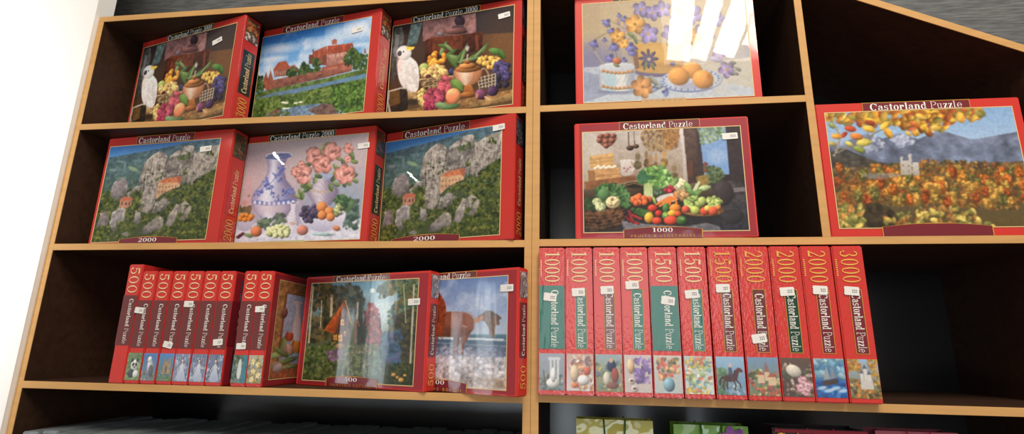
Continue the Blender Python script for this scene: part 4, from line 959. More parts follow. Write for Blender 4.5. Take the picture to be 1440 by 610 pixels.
# ------------------------------------------------------------------ serif lettering built from strokes (cap height 1)
def _ring(cx, cy, rx, ry, tx, ty, a0=0, a1=360, n=None):
    n = n or max(6, int(abs(a1 - a0) / 18))
    out = []
    A = [math.radians(a0 + (a1 - a0) * i / n) for i in range(n + 1)]
    for a, b in zip(A[:-1], A[1:]):
        out.append([(cx + rx * math.cos(a), cy + ry * math.sin(a)), (cx + rx * math.cos(b), cy + ry * math.sin(b)),
                    (cx + (rx - tx) * math.cos(b), cy + (ry - ty) * math.sin(b)), (cx + (rx - tx) * math.cos(a), cy + (ry - ty) * math.sin(a))])
    return out
def _r(x0, y0, x1, y1): return [[(x0, y0), (x1, y0), (x1, y1), (x0, y1)]]
def _q(*p): return [list(p)]
def glyph(ch, k=1.0):
    t = .17 * k; h = .055
    if ch == 'C': return _ring(.42, .5, .42, .52, t * 1.2, .07, 42, 318) + _r(.72, .62, .80, .98), .88
    if ch == 'a': return _ring(.25, .2, .25, .21, t * .8, .05) + _r(.34, 0, .34 + t, .48) + _ring(.27, .44, .26, .24, t, .06, 10, 165) + _r(.36, 0, .62, h), .64
    if ch == 's': return _ring(.25, .49, .23, .19, t * .7, .06, 30, 270) + _ring(.25, .2, .25, .2, t * .7, .07, -150, 90) + _r(.40, .48, .45, .68) + _r(0, 0, .05, .2), .54
    if ch == 't': return _r(.12, .03, .12 + t, .88) + _r(0, .61, .42, .67) + _r(.14, 0, .44, .07), .46
    if ch == 'o': return _ring(.3, .34, .3, .36, t, .05), .63
    if ch == 'r': return _r(.06, 0, .06 + t, .68) + _r(0, 0, .34, h) + _r(0, .62, .2, .68) + _ring(.42, .54, .12, .13, .12, .13) + _ring(.34, .5, .14, .18, .06, .05, 60, 180), .56
    if ch == 'l': return _r(.08, 0, .08 + t, 1) + _r(0, 0, .34, h) + _r(0, .94, .2, 1), .36
    if ch == 'n': return _r(.06, 0, .06 + t, .68) + _r(0, 0, .3, h) + _r(0, .62, .2, .68) + _ring(.37, .44, .21, .25, t, .07, 0, 150) + _r(.58 - t, 0, .58, .46) + _r(.36, 0, .66, h), .69
    if ch == 'd': return _ring(.28, .34, .28, .36, t, .05) + _r(.38, 0, .38 + t, 1) + _r(.28, .94, .5, 1) + _r(.42, 0, .66, h), .69
    if ch == 'P': return _r(.06, 0, .06 + t * .8, 1) + _r(0, 0, .34, h) + _r(0, .95, .3, 1) + _ring(.26, .73, .38, .28, t * .8, .05, -90, 90), .68
    if ch == 'u': return _r(.06, .2, .06 + t * .8, .68) + _r(0, .62, .2, .68) + _ring(.28, .22, .22, .23, t * .8, .06, 180, 360) + _r(.40, 0, .40 + t * .8, .68) + _r(.3, .62, .5, .68) + _r(.4, 0, .62, h), .65
    if ch == 'z': return _r(0, .62, .46, .68) + _r(0, 0, .46, h) + _q((.28, .64), (.46, .64), (.18, .04), (0, .04)) + _r(0, .48, .05, .68) + _r(.41, 0, .46, .2), .51
    if ch == 'e': return _ring(.28, .34, .28, .36, t * .9, .05, 0, 325) + _r(.1, .33, .54, .385), .6
    if ch == '0': return _ring(.29, .5, .29, .51, t * .9, .045), .63
    if ch == '1': return _r(.17, 0, .17 + t, 1) + _r(.04, 0, .48, .05) + _q((.2, 1), (.2, .9), (.02, .84), (.02, .89)), .54
    if ch == '2': return _ring(.28, .74, .27, .27, t * .8, .05, -20, 170) + _q((.54, .64), (.54 - t, .60), (0, .05), (t, .1)) + _r(0, 0, .54, .11) + _r(.49, 0, .54, .24), .61
    if ch == '3': return _ring(.27, .76, .24, .25, t * .8, .05, -90, 160) + _ring(.27, .27, .28, .28, t * .9, .05, -160, 90) + _ring(.06, .2, .07, .08, .07, .08), .62
    if ch == '5': return _r(.08, .87, .5, 1) + _r(.08, .5, .14, 1) + _ring(.25, .32, .28, .33, t * .9, .05, -160, 128) + _ring(.07, .2, .07, .08, .07, .08), .6
    return [], .32
_tc = {}
def text_mesh(text, rot, m, light_from=None, k=1.0, track=0.06, squash=1.0):
    """lettering mesh of cap height 1, centred on the origin, in the x-z plane; rot = 0, 90 (reads upward) or -90 (reads downward)"""
    key = (text, rot, m.name, k, track, squash)
    if key in _tc: return _tc[key]
    x = 0; Q = []
    for i, ch in enumerate(text):
        kk = .55 if (light_from is not None and light_from <= i and ch.isalpha()) else k
        g, adv = glyph(ch, kk)
        for q in g: Q.append([((x + px) * squash, py) for px, py in q])
        x += adv + track
    W = (x - track) * squash
    V = []; F = []
    for q in Q:
        b = len(V)
        ar = sum(q[i][0] * q[(i + 1) % 4][1] - q[(i + 1) % 4][0] * q[i][1] for i in range(4))
        if ar < 0: q = q[::-1]
        for px, py in q:
            px -= W / 2; py -= .5
            if rot == 90: px, py = -py, px
            elif rot == -90: px, py = py, -px
            V.append((px, 0, py))
        F.append((b, b + 1, b + 2, b + 3))
    me = bpy.data.meshes.new('lettering')
    me.from_pydata(V, [], F); me.update(); me.materials.append(m)
    _tc[key] = (me, W)
    return _tc[key]

# ------------------------------------------------------------------ materials
WOOD = mat('tan_edge', (206, 158, 98), .55, .3, noise=.10, nscale=9, stretch=(1, 1, 7))
DARK = mat('dark_carcass', (62, 41, 28), .55, .3, noise=.25, nscale=8, stretch=(1, 8, 8))
BACK = mat('black_back_panel', (18, 16, 18), .24, .9, bump=.02, bscale=3)
RED = mat('red_card', (198, 52, 44), .4, .3, coat=.7, coat_rough=.05, bump=.05, bscale=14, noise=.05, nscale=6)
RED2 = mat('red_card_bright', (214, 54, 44), .4, .3, coat=.8, coat_rough=.06, bump=.08, bscale=16, noise=.05, nscale=6, bstretch=(1, 1, .4))
REDF = mat('red_card_wrinkled_film', (212, 56, 48), .4, .3, coat=1, coat_rough=.10, bump=.10, bscale=170, noise=.05, nscale=6, bstretch=(1, 1, .6))
CRIM = mat('crimson_border_reflection', (158, 40, 50), .4, .3, coat=.7, coat_rough=.05, bump=.06, bscale=12)  # darker red with the border's reflected light put into the colour
MAROON = mat('maroon_print', (120, 34, 44), .4, .3, coat=.8, coat_rough=.05, bump=.06, bscale=12)
MAROON2 = mat('brown_maroon_print', (112, 52, 52), .4, .3, coat=1, coat_rough=.08, bump=.12, bscale=20, bstretch=(1, 1, .3))
BLKGRN = mat('black_green_print', (24, 40, 34), .4, .3, coat=.8, coat_rough=.05, bump=.05, bscale=12)
TEAL = mat('teal_print', (24, 106, 90), .4, .3, coat=1, coat_rough=.10, bump=.1, bscale=60, bstretch=(1, 1, .3))
DKGRN = mat('dark_green_print', (22, 66, 44), .4, .3, coat=.9, coat_rough=.06, bump=.1, bscale=20)
GOLDLN = mat('pale_gold_line', (226, 196, 140), .5, .3)
GOLD = mat('gold_print', (206, 150, 60), .45, .4)
GOLD3 = mat('bright_gold_print', (236, 178, 84), .45, .4)
GOLD2 = mat('pale_gold_print', (240, 214, 162), .45, .4)
WHITE = mat('white_print', (244, 240, 234), .5, .3)
STICK = mat('white_sticker', (236, 232, 226), .5, .3)
GREYP = mat('grey_price_ink', (120, 120, 126), .6, .2)
TANLBL = mat('tan_caption_strip', (196, 160, 120), .5, .3)
CREAM = mat('cream_caption_strip', (206, 196, 150), .5, .3)
INK = mat('dark_caption_ink', (90, 70, 60), .6, .2)
PAINT = paint_mat('cover_print', .6, .008, 7, coat_rough=.014)
PAINTG = paint_mat('cover_print_loose_film', .9, .035, 5, coat_rough=.07, bstretch=(1.5, 1, .3))
PAINTS = paint_mat('spine_print_wrinkled_film', 1.0, .15, 60, coat_rough=.12, bstretch=(1, 1, .4))

PICS = dict(cockatoo=pic_cockatoo(), castle=pic_castle(), pottery=pic_pottery(), cliffs=pic_cliffs(), cottage=pic_cottage(), horse=pic_horse(), vegetables=pic_vegetables(), apricots=pic_apricots(), autumn=pic_autumn(), tulips=pic_tulips())
PIC = {}
for k_, c_ in PICS.items():
    PIC[k_] = c_.mesh('picture', PAINTG if k_ in ('cottage', 'horse') else PAINT, {'apricots': .97, 'cockatoo': 1.2, 'cliffs': 1.16}.get(k_, 1.1))
for k_, c_ in minis().items():
    PIC[k_] = c_.mesh('picture', PAINTS, 1.05)

# ------------------------------------------------------------------ puzzle boxes
class Face:
    """one face of a box: u to the viewer's right, v upward, in metres"""
    def __init__(s, side, w, h, d):
        s.side = side
        if side == 'front': s.O, s.U, s.N, s.r, s.W = Vector((0, 0, 0)), Vector((1, 0, 0)), Vector((0, -1, 0)), 0, w
        elif side == 'right': s.O, s.U, s.N, s.r, s.W = Vector((w, 0, 0)), Vector((0, 1, 0)), Vector((1, 0, 0)), PI / 2, d
        else: s.O, s.U, s.N, s.r, s.W = Vector((0, d, 0)), Vector((0, -1, 0)), Vector((-1, 0, 0)), -PI / 2, d
        s.H = h
    def at(s, u, v, lift): return s.O + s.U * (u * s.W) + Vector((0, 0, (1 - v) * s.H)) + s.N * lift

def plate(name, f, u0, v0, u1, v1, m, root, lift=.0006, parent=None):
    W, H = (u1 - u0) * f.W, (v1 - v0) * f.H
    o = mesh_obj(name, [(0, 0, 0), (W, 0, 0), (W, 0, H), (0, 0, H)], [(0, 1, 2, 3)], m, root, f.at(u0, v1, lift), f.r)
    return reparent(o, parent)

def reparent(o, parent):
    """hang o (placed in its thing's space) under another child of the same thing"""
    if parent is not None:
        m = parent.matrix_basis.inverted() @ o.matrix_basis
        o.parent = parent
        o.matrix_basis = m
    return o

def outline(name, f, u0, v0, u1, v1, m, root, t=.0012, lift=.0009, parent=None):
    W, H = (u1 - u0) * f.W, (v1 - v0) * f.H
    V = [(0, 0, 0), (W, 0, 0), (W, 0, H), (0, 0, H), (t, 0, t), (W - t, 0, t), (W - t, 0, H - t), (t, 0, H - t)]
    o = mesh_obj(name, V, [(0, 1, 5, 4), (1, 2, 6, 5), (2, 3, 7, 6), (3, 0, 4, 7)], m, root, f.at(u0, v1, lift), f.r)
    return reparent(o, parent)

def picture(name, f, u0, v0, u1, v1, me, root, lift=.0007):
    o = bpy.data.objects.new(name, me)
    o.location = f.at(u0, v1, lift)
    o.rotation_euler = (0, 0, f.r)
    o.scale = ((u1 - u0) * f.W, 1, (v1 - v0) * f.H)
    return link(o, root)

def words(name, f, text, u, v, length, m, root, rot=0, height=None, k=1.0, light_from=None, lift=.0013, parent=None, track=.06):
    me, W = text_mesh(text, rot, m, light_from, k, track)
    s = length / W
    sh = height if height else s
    o = bpy.data.objects.new(name, me)
    o.location = f.at(u, v, lift)
    o.rotation_euler = (0, 0, f.r)
    o.scale = (s, 1, sh) if rot == 0 else (sh, 1, s)
    link(o, root)
    return reparent(o, parent)

def caption(name, f, text, u, v, length, m, root, parent=None, lift=.0013):
    cu = bpy.data.curves.new(name, 'FONT')
    cu.body = text; cu.align_x = 'CENTER'; cu.align_y = 'CENTER'; cu.size = .0085; cu.space_character = 1.5
    tmp = bpy.data.objects.new('tmp', cu); link(tmp)
    bpy.context.view_layer.update()
    me = bpy.data.meshes.new_from_object(tmp.evaluated_get(bpy.context.evaluated_depsgraph_get()))
    bpy.data.objects.remove(tmp)
    W = max(v_.co.x for v_ in me.vertices) - min(v_.co.x for v_ in me.vertices)
    for v_ in me.vertices: v_.co = Vector((v_.co.x, 0, v_.co.y))
    me.materials.clear(); me.materials.append(m)
    o = bpy.data.objects.new(name, me)
    o.location = f.at(u, v, lift); o.rotation_euler = (0, 0, f.r)
    s = length / W; o.scale = (s, 1, 1)
    link(o, root)
    return reparent(o, parent)

def banner(f, u0, u1, v0, root, m=None):
    """maroon plaque with an arched top edge and a gold rim"""
    W, H = (u1 - u0) * f.W, (1 - v0) * f.H - .001
    n = 16
    top = [(W * i / n, 0, H * (.74 + .26 * math.sin(PI * i / n))) for i in range(n + 1)]
    V = [(0, 0, 0), (W, 0, 0)] + top[::-1]
    o = mesh_obj('count_plaque', V, [tuple(range(len(V)))], m or MAROON, root, f.at(u0, 1, .0010) + Vector((0, 0, .001)), f.r)
    t = .0014
    P = [(0, 0, 0)] + top + [(W, 0, 0)]
    V2 = []; F2 = []
    for i, p in enumerate(P):
        c = Vector((W / 2, 0, H * .3)); d = (c - Vector(p)).normalized() * t
        V2 += [p, tuple(Vector(p) + d * 1.3)]
        if i: F2.append((2 * i - 2, 2 * i, 2 * i + 1, 2 * i - 1))
    g = mesh_obj('gold_rim', V2, F2, GOLD, root, f.at(u0, 1, .0013) + Vector((0, 0, .001)), f.r)
    reparent(g, o)
    return o

_st = None
def sticker(f, u, v, root, rotv=0.0, sx=.030, sy=.0145, marks=True, seed=0):
    n = 10
    V = []
    for i in range(n + 1):
        V.append((-.5 + i / n, .5))
    V += [(.56, .25), (.5, .12), (.56, 0), (.5, -.12), (.56, -.25)]
    for i in range(n + 1):
        V.append((.5 - i / n, -.5))
    V += [(-.56, -.25), (-.5, -.12), (-.56, 0), (-.5, .12), (-.56, .25)]
    ca, sa = math.cos(rotv), math.sin(rotv)
    N = len(V)
    tr = lambda x, z: (x * sx * ca - z * sy * sa, x * sx * sa + z * sy * ca)
    P = [tr(x, z) for x, z in V]
    verts = [(x, -.0004, z) for x, z in P] + [(x, .0004, z) for x, z in P]
    faces = [tuple(range(N))[::-1]] + [(i, (i + 1) % N, N + (i + 1) % N, N + i) for i in range(N)]
    o = mesh_obj('price_sticker', verts, faces, STICK, root, f.at(u, v, .0022), f.r)
    if marks:
        q = np.random.RandomState(seed)
        mv = []; mf = []
        for j in range(3):
            x = .02 + j * .13; w = .09; z0 = -.2 + .05 * q.rand(); hgt = .34
            for (a, b, c_, d) in ((x, z0, x + w, z0 + .08), (x, z0 + hgt - .08, x + w, z0 + hgt), (x + w - .03, z0, x + w, z0 + hgt)):
                bi = len(mv)
                mv += [(*tr(a, b), 0), (*tr(c_, b), 0), (*tr(c_, d), 0), (*tr(a, d), 0)]
                mf.append((bi, bi + 1, bi + 2, bi + 3))
        k = mesh_obj('price_print', [(x, 0, z) for x, z, _ in mv], mf, GREYP, root, f.at(u, v, .0028), f.r)
        reparent(k, o)
    return o

def carton(w, h, d, m, root):
    bm = box_bm(0, 0, 0, w, d, h, .0022, 2)
    o = bm_obj('carton', bm, m, root)
    return o

def side_print(f, root, pic, band, letter, digits, m_letter=GOLD2, pv=(.03, .24), bv=(.33, .74), dv=.865, bu=(.16, .86)):
    """the narrow end of a box: little picture, title reading upward, piece count at the bottom"""
    picture('side_picture', f, .1, pv[0], .9, pv[1], PIC[pic], root)
    b = plate('title_strip', f, bu[0], bv[0], bu[1], bv[1], band, root)
    words('title_lettering', f, 'Castorland Puzzle', .5, (bv[0] + bv[1]) / 2, (bv[1] - bv[0]) * f.H * .92, m_letter, root, 90, f.W * .30, light_from=11, parent=b)
    words('count_lettering', f, digits, .5, dv, .18 * f.H, GOLD3, root, 90, f.W * .5, k=.7)

def front_box(label, loc, rotz, w, h, d, pic, prect, bandu, tu, title, band=MAROON, red=RED, side=None, stk=None, inner=None, plaque=None, strip=None, line=True, group=None, cat='puzzle box'):
    root = empty('puzzle_box', loc, rotz, label, cat, group)
    carton(w, h, d, red, root)
    f = Face('front', w, h, d)
    u0, v0, u1, v1 = prect
    if inner:
        plate('border_reflection_tone', f, inner[0], inner[1], inner[2], inner[3], CRIM, root, .0003)  # plate whose tone paints in the reflection along the card border
    p = picture('cover_picture', f, u0, v0, u1, v1, PIC[pic], root)
    if line:
        o = outline('gold_border', f, u0 - .004, v0 - .006, u1 + .004, v1 + .006, GOLDLN, root, .0017)
        m_ = p.matrix_basis.inverted() @ o.matrix_basis
        o.parent = p; o.matrix_basis = m_
    b = plate('title_band', f, bandu[0], .004, bandu[1], v0 - .004, band, root, .0008)
    e = outline('gold_rim', f, bandu[0], .004, bandu[1], v0 - .004, GOLD, root, .0012, .0010); reparent(e, b)
    tl = (tu[1] - tu[0]) * w
    words('title_lettering', f, title, (tu[0] + tu[1]) / 2, v0 * .54, tl, WHITE, root, 0, h * max(v0 * .62, .054), light_from=11, parent=b)
    if plaque:
        (a, c_, pv, num, nu0, nu1, nv, cap) = plaque
        k = banner(f, a, c_, pv, root)
        if num: words('count_lettering', f, num, (nu0 + nu1) / 2, nv, (nu1 - nu0) * w, WHITE, root, 0, h * .034, parent=k, lift=.0016)
        if cap:
            caption('subtitle_lettering', f, cap, (a + c_) / 2, .982, (c_ - a) * w * .8, GOLD, root, parent=k, lift=.0016)
    if strip:
        (a, c_, sv, m_) = strip
        k = plate('caption_strip', f, a, sv, c_, .998, m_, root, .0014)
        # a line of handwriting too small to read
        W = (c_ - a) * w
        pts = [(W * (.08 + .84 * i / 60), .0018 * math.sin(i * 1.9) + .0012 * math.sin(i * .7)) for i in range(61) if i % 15 != 14]
        V = []; F = []
        for i, (x, z) in enumerate(pts):
            V += [(x, 0, z), (x + .0004, 0, z + .0007)]
            if i: F.append((2 * i - 2, 2 * i, 2 * i + 1, 2 * i - 1))
        s_ = mesh_obj('caption_writing', V, F, INK, root, f.at(a, (sv + .998) / 2, .0018), 0); reparent(s_, k)
    if stk: sticker(f, stk[0], stk[1], root, stk[2] if len(stk) > 2 else .08, .030 * w / .40 + .002, .0145, seed=int(stk[0] * 1000))
    if side: side_print(Face('right', w, h, d), root, *side)
    return root

S1Z, S2Z, R2Z, S3Z, R3Z = .3195, .0002, .0018, -.3252, -.3223
HB = .3015
front_box('red 3000-piece box with cockatoo and fruit still life, leftmost on the top shelf', (-1.160, .104, S1Z), -.251, .404, HB, .052, 'cockatoo', (.028, .072, .93, .955), (.26, .715), (.272, .70), 'Castorland Puzzle 3000', BLKGRN,
          side=('side_fruit', BLKGRN, 0, '3000', GOLD2), stk=(.775, .21, .25))
front_box('red 2000-piece box with a brick castle above a river', (-.767, .083, S1Z), -.184, .377, HB, .052, 'castle', (.006, .076, .925, .952), (.175, .70), (.205, .665), 'Castorland Puzzle', MAROON,
          side=('side_fruit', RED, 0, '2000', GOLD2), stk=(.82, .18, .1), plaque=(.25, .52, .925, '2000', .31, .465, .955, None))
front_box('red 3000-piece box with cockatoo and fruit still life, beside the centre upright', (-.387, .073, S1Z), -.177, .362, HB, .052, 'cockatoo', (.006, .066, .945, .955), (.155, .695), (.17, .675), 'Castorland Puzzle 3000', BLKGRN,
          side=('side_dark', BLKGRN, 0, '3000', GOLD2), stk=(.875, .15, .12), strip=(.60, .72, .955, TANLBL))
front_box('red 2000-piece box with rocky cliffs, left of the pink rose and vase box', (-1.160, .0605, S2Z), -.095, .396, HB, .052, 'cliffs', (.03, .085, .905, .952), (.238, .702), (.258, .667), 'Castorland Puzzle', MAROON,
          side=('side_wood', RED, 0, '2000', GOLD2), stk=(.805, .17, .05), plaque=(.25, .70, .915, '2000', .405, .545, .945, None))
front_box('red 2000-piece box with pink roses, blue and white vase and fruit bowl', (-.767, .083, S2Z), -.128, .377, HB, .052, 'pottery', (.006, .068, .945, .955), (.172, .70), (.185, .688), 'Castorland Puzzle 2000', BLKGRN,
          side=('side_wood', BLKGRN, 0, '2000', GOLD2), stk=(.92, .175, .05), strip=(.20, .55, .948, CREAM))
front_box('red 2000-piece box with rocky cliffs, beside the centre upright', (-.388, .091, S2Z), -.274, .362, HB, .052, 'cliffs', (.006, .085, .905, .955), (.137, .672), (.162, .635), 'Castorland Puzzle', MAROON,
          side=('side_dark', RED, 0, '2000', GOLD2), stk=(.885, .105, .06), plaque=(.11, .63, .912, '2000', .285, .45, .945, None))
front_box('red 500-piece box with a forest cottage under glinting film', (-.576, .112, S3Z), -.328, .374, .257, .037, 'cottage', (.058, .066, .918, .953), (.24, .70), (.27, .665), 'Castorland Puzzle', MAROON2, RED2,
          side=('side_grey', MAROON2, 0, '500', WHITE, (.03, .23), (.28, .72), .865), stk=(.895, .265, .03), inner=(.02, .02, .985, .985), plaque=(.26, .665, .9, '500', .41, .51, .93, 'FAIRYTALE COTTAGE'))
front_box('red 500-piece box with a brown horse running on the beach', (-.359, .101, S3Z), -.439, .374, .257, .037, 'horse', (.058, .066, .928, .953), (.24, .715), (.27, .668), 'Castorland Puzzle', MAROON2, RED2,
          side=('side_grey', MAROON, 0, '500', WHITE, (.03, .24), (.28, .71), .855), stk=(.925, .165, .0), inner=(.02, .02, .985, .985), plaque=(.27, .67, .9, '500', .41, .51, .925, 'ON THE BEACH'))
front_box('red 1000-piece box with a basket of fruit and vegetables in a kitchen', (.0957, .006, R2Z), -.024, .380, .272, .055, 'vegetables', (.049, .086, .951, .945), (.266, .73), (.29, .69), 'Castorland Puzzle', MAROON, RED2,
          side=('side_dark', MAROON, 0, '1000'), stk=(.89, .17, .03), inner=(.03, .012, .99, .985), plaque=(.27, .705, .905, '1000', .432, .545, .934, 'FRUITS & VEGETABLES'))
front_box('red box with blue flowers and apricots picture lit by window glare', (.100, .02, .3203), -.008, .418, .3015, .057, 'apricots', (.045, .087, .955, .962), (.22, .68), (.25, .65), 'Castorland Puzzle 1000', BLKGRN, RED2,
          side=('side_dark', MAROON, 0, '1000'), stk=(.89, .035, .03), strip=(.36, .60, .955, TANLBL))
front_box('red box with golden autumn leaves and mountains, right of the divider', (.624, .015, R2Z), 0.0, .407, .3015, .057, 'autumn', (.046, .074, .954, .93), (.237, .763), (.275, .725), 'Castorland Puzzle', MAROON, RED2,
          plaque=(.245, .755, .90, None, .44, .56, .935, None))

def spine_box(label, x0, x1, y, z, h, depth, digits, band, full, pic, stk, bv, dmat, cover=None, red=REDF, group=None, cover_band=False, letter=WHITE, small=True, bandm2=None):
    """a box shelved on end with its left short side facing out"""
    t = x1 - x0
    root = empty('puzzle_box', (x1, y, z), PI / 2, label, 'puzzle box', group)
    carton(depth, h, t, red, root)
    f = Face('left', depth, h, t)
    bu = (.0, 1.0) if full else (.34, .80)
    b = plate('title_strip', f, bu[0] + .02, bv[0], bu[1] - .02, bv[1], band, root, .0008)
    if not full:
        e = outline('gold_rim', f, bu[0] + .02, bv[0], bu[1] - .02, bv[1], GOLD, root, .0011, .0010); reparent(e, b)
    words('title_lettering', f, 'Castorland Puzzle', .62 if full else .58, (bv[0] + bv[1]) / 2 + .01, (bv[1] - bv[0]) * h * .90, letter, root, -90, t * .27, light_from=11, parent=b)
    words('count_lettering', f, digits, .52, .14, (.215 if depth > .38 else .225) * h, dmat, root, -90, t * (.56 if depth > .38 else .64), k=.78 if depth > .38 else .6, track=.12)
    if small:
        q = []; n = 9
        for i in range(n):
            q.append(plate_v(.07, .09 + i * .013, .115, .098 + i * .013, f))
        V = []; F = []
        for r in q:
            bi = len(V); V += r; F.append((bi, bi + 1, bi + 2, bi + 3))
        mesh_obj('item_number_print', V, F, dmat, root, f.at(0, 1, .0009), f.r)
    if pic:
        picture('end_picture', f, .03, bv[2], .97, .968, PIC[pic], root)
    if stk: sticker(f, stk[0], stk[1], root, stk[2], .021 * (t / .055) ** .5 + .004, .0165 * (t / .055) ** .5, seed=int(stk[1] * 1000))
    if cover:
        g = Face('front', depth, h, t)     # the cover looks sideways along the shelf
        plate('border_reflection_tone', g, .015, .02, .985, .985, CRIM, root, .0004)  # same painted-in reflection tone around this cover
        if cover == 'tulips':
            p = picture('cover_picture', g, .07, .07, .93, .94, PIC['tulips'], root)
            o = outline('gold_border', g, .066, .064, .934, .946, GOLDLN, root, .0017); m_ = p.matrix_basis.inverted() @ o.matrix_basis; o.parent = p; o.matrix_basis = m_
        else:
            p = picture('cover_picture', g, .07, .07, .93, .94, PIC['side_dark'], root)
            k = plate('title_band', g, .0, .27, .16, .66, MAROON, root, .0012)
            words('count_lettering', g, '500', .10, .44, .2 * h, GOLD2, root, -90, .018, parent=k, k=.7, lift=.0016)
    return root

def plate_v(u0, v0, u1, v1, f):
    return [(u0 * f.W, 0, (1 - v1) * f.H), (u1 * f.W, 0, (1 - v1) * f.H), (u1 * f.W, 0, (1 - v0) * f.H), (u0 * f.W, 0, (1 - v0) * f.H)]

# right bay: eleven boxes on end
RX = [(.0172, .0722), (.0732, .1300), (.1320, .1872), (.1885, .2445), (.2465, .3030), (.3055, .3620), (.3655, .4215), (.4245, .4850), (.4870, .5450), (.5465, .6045), (.6070, .6645)]
RS = [('1000', TEAL, True, 'ruin', (.44, .35, -.12), 'red spine-out 1000-piece box with wide teal band and pale ruin picture'),
      ('1000', TEAL, False, 'still', (.48, .315, .05), 'red spine-out 1000-piece box with narrow teal strip and still life picture'),
      ('1000', MAROON2, False, 'field', (.50, .30, .05), 'red spine-out 1000-piece box with figures in a yellow field picture'),
      ('1000', TEAL, False, 'violets', (.40, .265, .06), 'red spine-out 1000-piece box with purple flowers and cups picture'),
      ('1500', TEAL, True, 'bouquet', (.62, .37, -.14), 'red spine-out 1500-piece box with wide teal band and orange bouquet picture'),
      ('1500', TEAL, False, 'garden', (.42, .325, .08), 'red spine-out 1500-piece box with narrow teal strip and yellow flowers picture'),
      ('1500', MAROON2, False, 'rider', (.45, .285, .02), 'red spine-out 1500-piece box with a rider on a dark horse by water'),
      ('2000', MAROON2, False, 'village', (.46, .61, .15), 'red spine-out 2000-piece box with a tilted sticker low on its title'),
      ('2000', DKGRN, False, 'roses', (.45, .305, .06), 'red spine-out 2000-piece box with dark green strip and pink roses picture'),
      ('2000', MAROON, False, 'ship', (.50, .295, -.05), 'red spine-out 2000-piece box with a sailing ship on blue sea'),
      ('3000', MAROON, False, 'towers', (.46, .30, -.08), 'red spine-out 3000-piece box, rightmost of its row, with castle picture')]
for (x0, x1), (dg, bd, fl, pc, st, lb) in zip(RX, RS):
    spine_box(lb, x0, x1, -.018, R3Z, .3015, .402, dg, bd, fl, pc, st, (.27 if fl else .29, .70, .73), GOLD2 if x0 < .35 else GOLD3, group='boxes standing on end in the right bay')
# left bay: nine small boxes on end
LX = [(-.969, -.931), (-.9292, -.8912), (-.8890, -.8520), (-.8495, -.8108), (-.8100, -.7712), (-.7690, -.7300), (-.7287, -.6900), (-.6680, -.6315), (-.6308, -.5940)]
LS = [(None, None, 'red spine-out 500-piece box, leftmost and tallest of its row'),
      ('panda', (.25, .36, -.1), 'red spine-out 500-piece box with a panda picture'),
      ('bird', None, 'red spine-out 500-piece box with a grey bird on blue, no sticker'),
      ('keep', (.45, .66, -.2), 'red spine-out 500-piece box with a stone castle under blue sky'),
      ('lady0', (.36, .30, .0), 'red spine-out 500-piece box with white lady picture and sticker high up'),
      ('lady1', None, 'red spine-out 500-piece box with white lady picture and no sticker'),
      ('lady2', (.50, .63, .1), 'red spine-out 500-piece box with white lady picture and sticker low down'),
      ('falls', (.45, .66, .05), 'red spine-out 500-piece box with a white waterfall picture'),
      ('magnolia', (.36, .34, .05), 'red spine-out 500-piece box with tulips on its cover, beside the cottage box')]
for i, ((x0, x1), (pc, st, lb)) in enumerate(zip(LX, LS)):
    spine_box(lb, x0, x1, -.002, S3Z, .273 if i == 0 else .257, .374, '500', MAROON2, True, pc, st, (.27, .69, .735), GOLD2, red=REDF,
              cover='tulips' if i == 8 else ('dark' if i == 6 else None), group='boxes standing on end in the left bay', small=False)
# ------------------------------------------------------------------ the two bookcases
FLOOR_Z = -1.45
T = .016
DEPTH = .41
def board(name, root, x0, x1, z, m=DARK, band=True):
    """horizontal board whose top is at z, with a tan edging strip along its front"""
    o = bm_obj(name, box_bm(x0, .002, z - T, x1, DEPTH, z), m, root)
    if band:
        e = bm_obj('edge_banding', box_bm(x0, 0, z - T, x1, .0019, z, .0004, 1), WOOD, root)
        e.parent = o
    return o
def upright(name, root, x0, x1, z0, z1):
    o = bm_obj(name, box_bm(x0, .002, z0, x1, DEPTH, z1), DARK, root)
    e = bm_obj('edge_banding', box_bm(x0, 0, z0, x1, .0019, z1, .0004, 1), WOOD, root)
    e.parent = o
    return o
S0 = .6385
lb = empty('bookcase', (0, 0, 0), 0, 'tan-edged dark bookcase, the left one, with six boxes on two shelves', 'bookcase')
upright('side_panel', lb, -1.206, -1.190, FLOOR_Z, S0 - T)
upright('side_panel', lb, -.0163, -.0003, FLOOR_Z, S0 - T)
board('top_panel', lb, -1.206, -.0003, S0)
for z in (.319, 0.0, -.3255, -.65):
    board('shelf_board', lb, -1.190, -.0163, z)
board('plinth_board', lb, -1.190, -.0163, -1.36)
bm_obj('back_panel', box_bm(-1.206, DEPTH, FLOOR_Z, -.0003, DEPTH + .006, S0), BACK, lb)

rb = empty('bookcase', (0, 0, 0), 0, 'tan-edged dark bookcase, the right one, with a divider and sloping top', 'bookcase')
RX1 = 1.06
upright('side_panel', rb, .0003, .0166, FLOOR_Z, S0 - T)
upright('side_panel', rb, RX1, RX1 + T, FLOOR_Z, .40)
board('top_panel', rb, .0003, .585, S0)
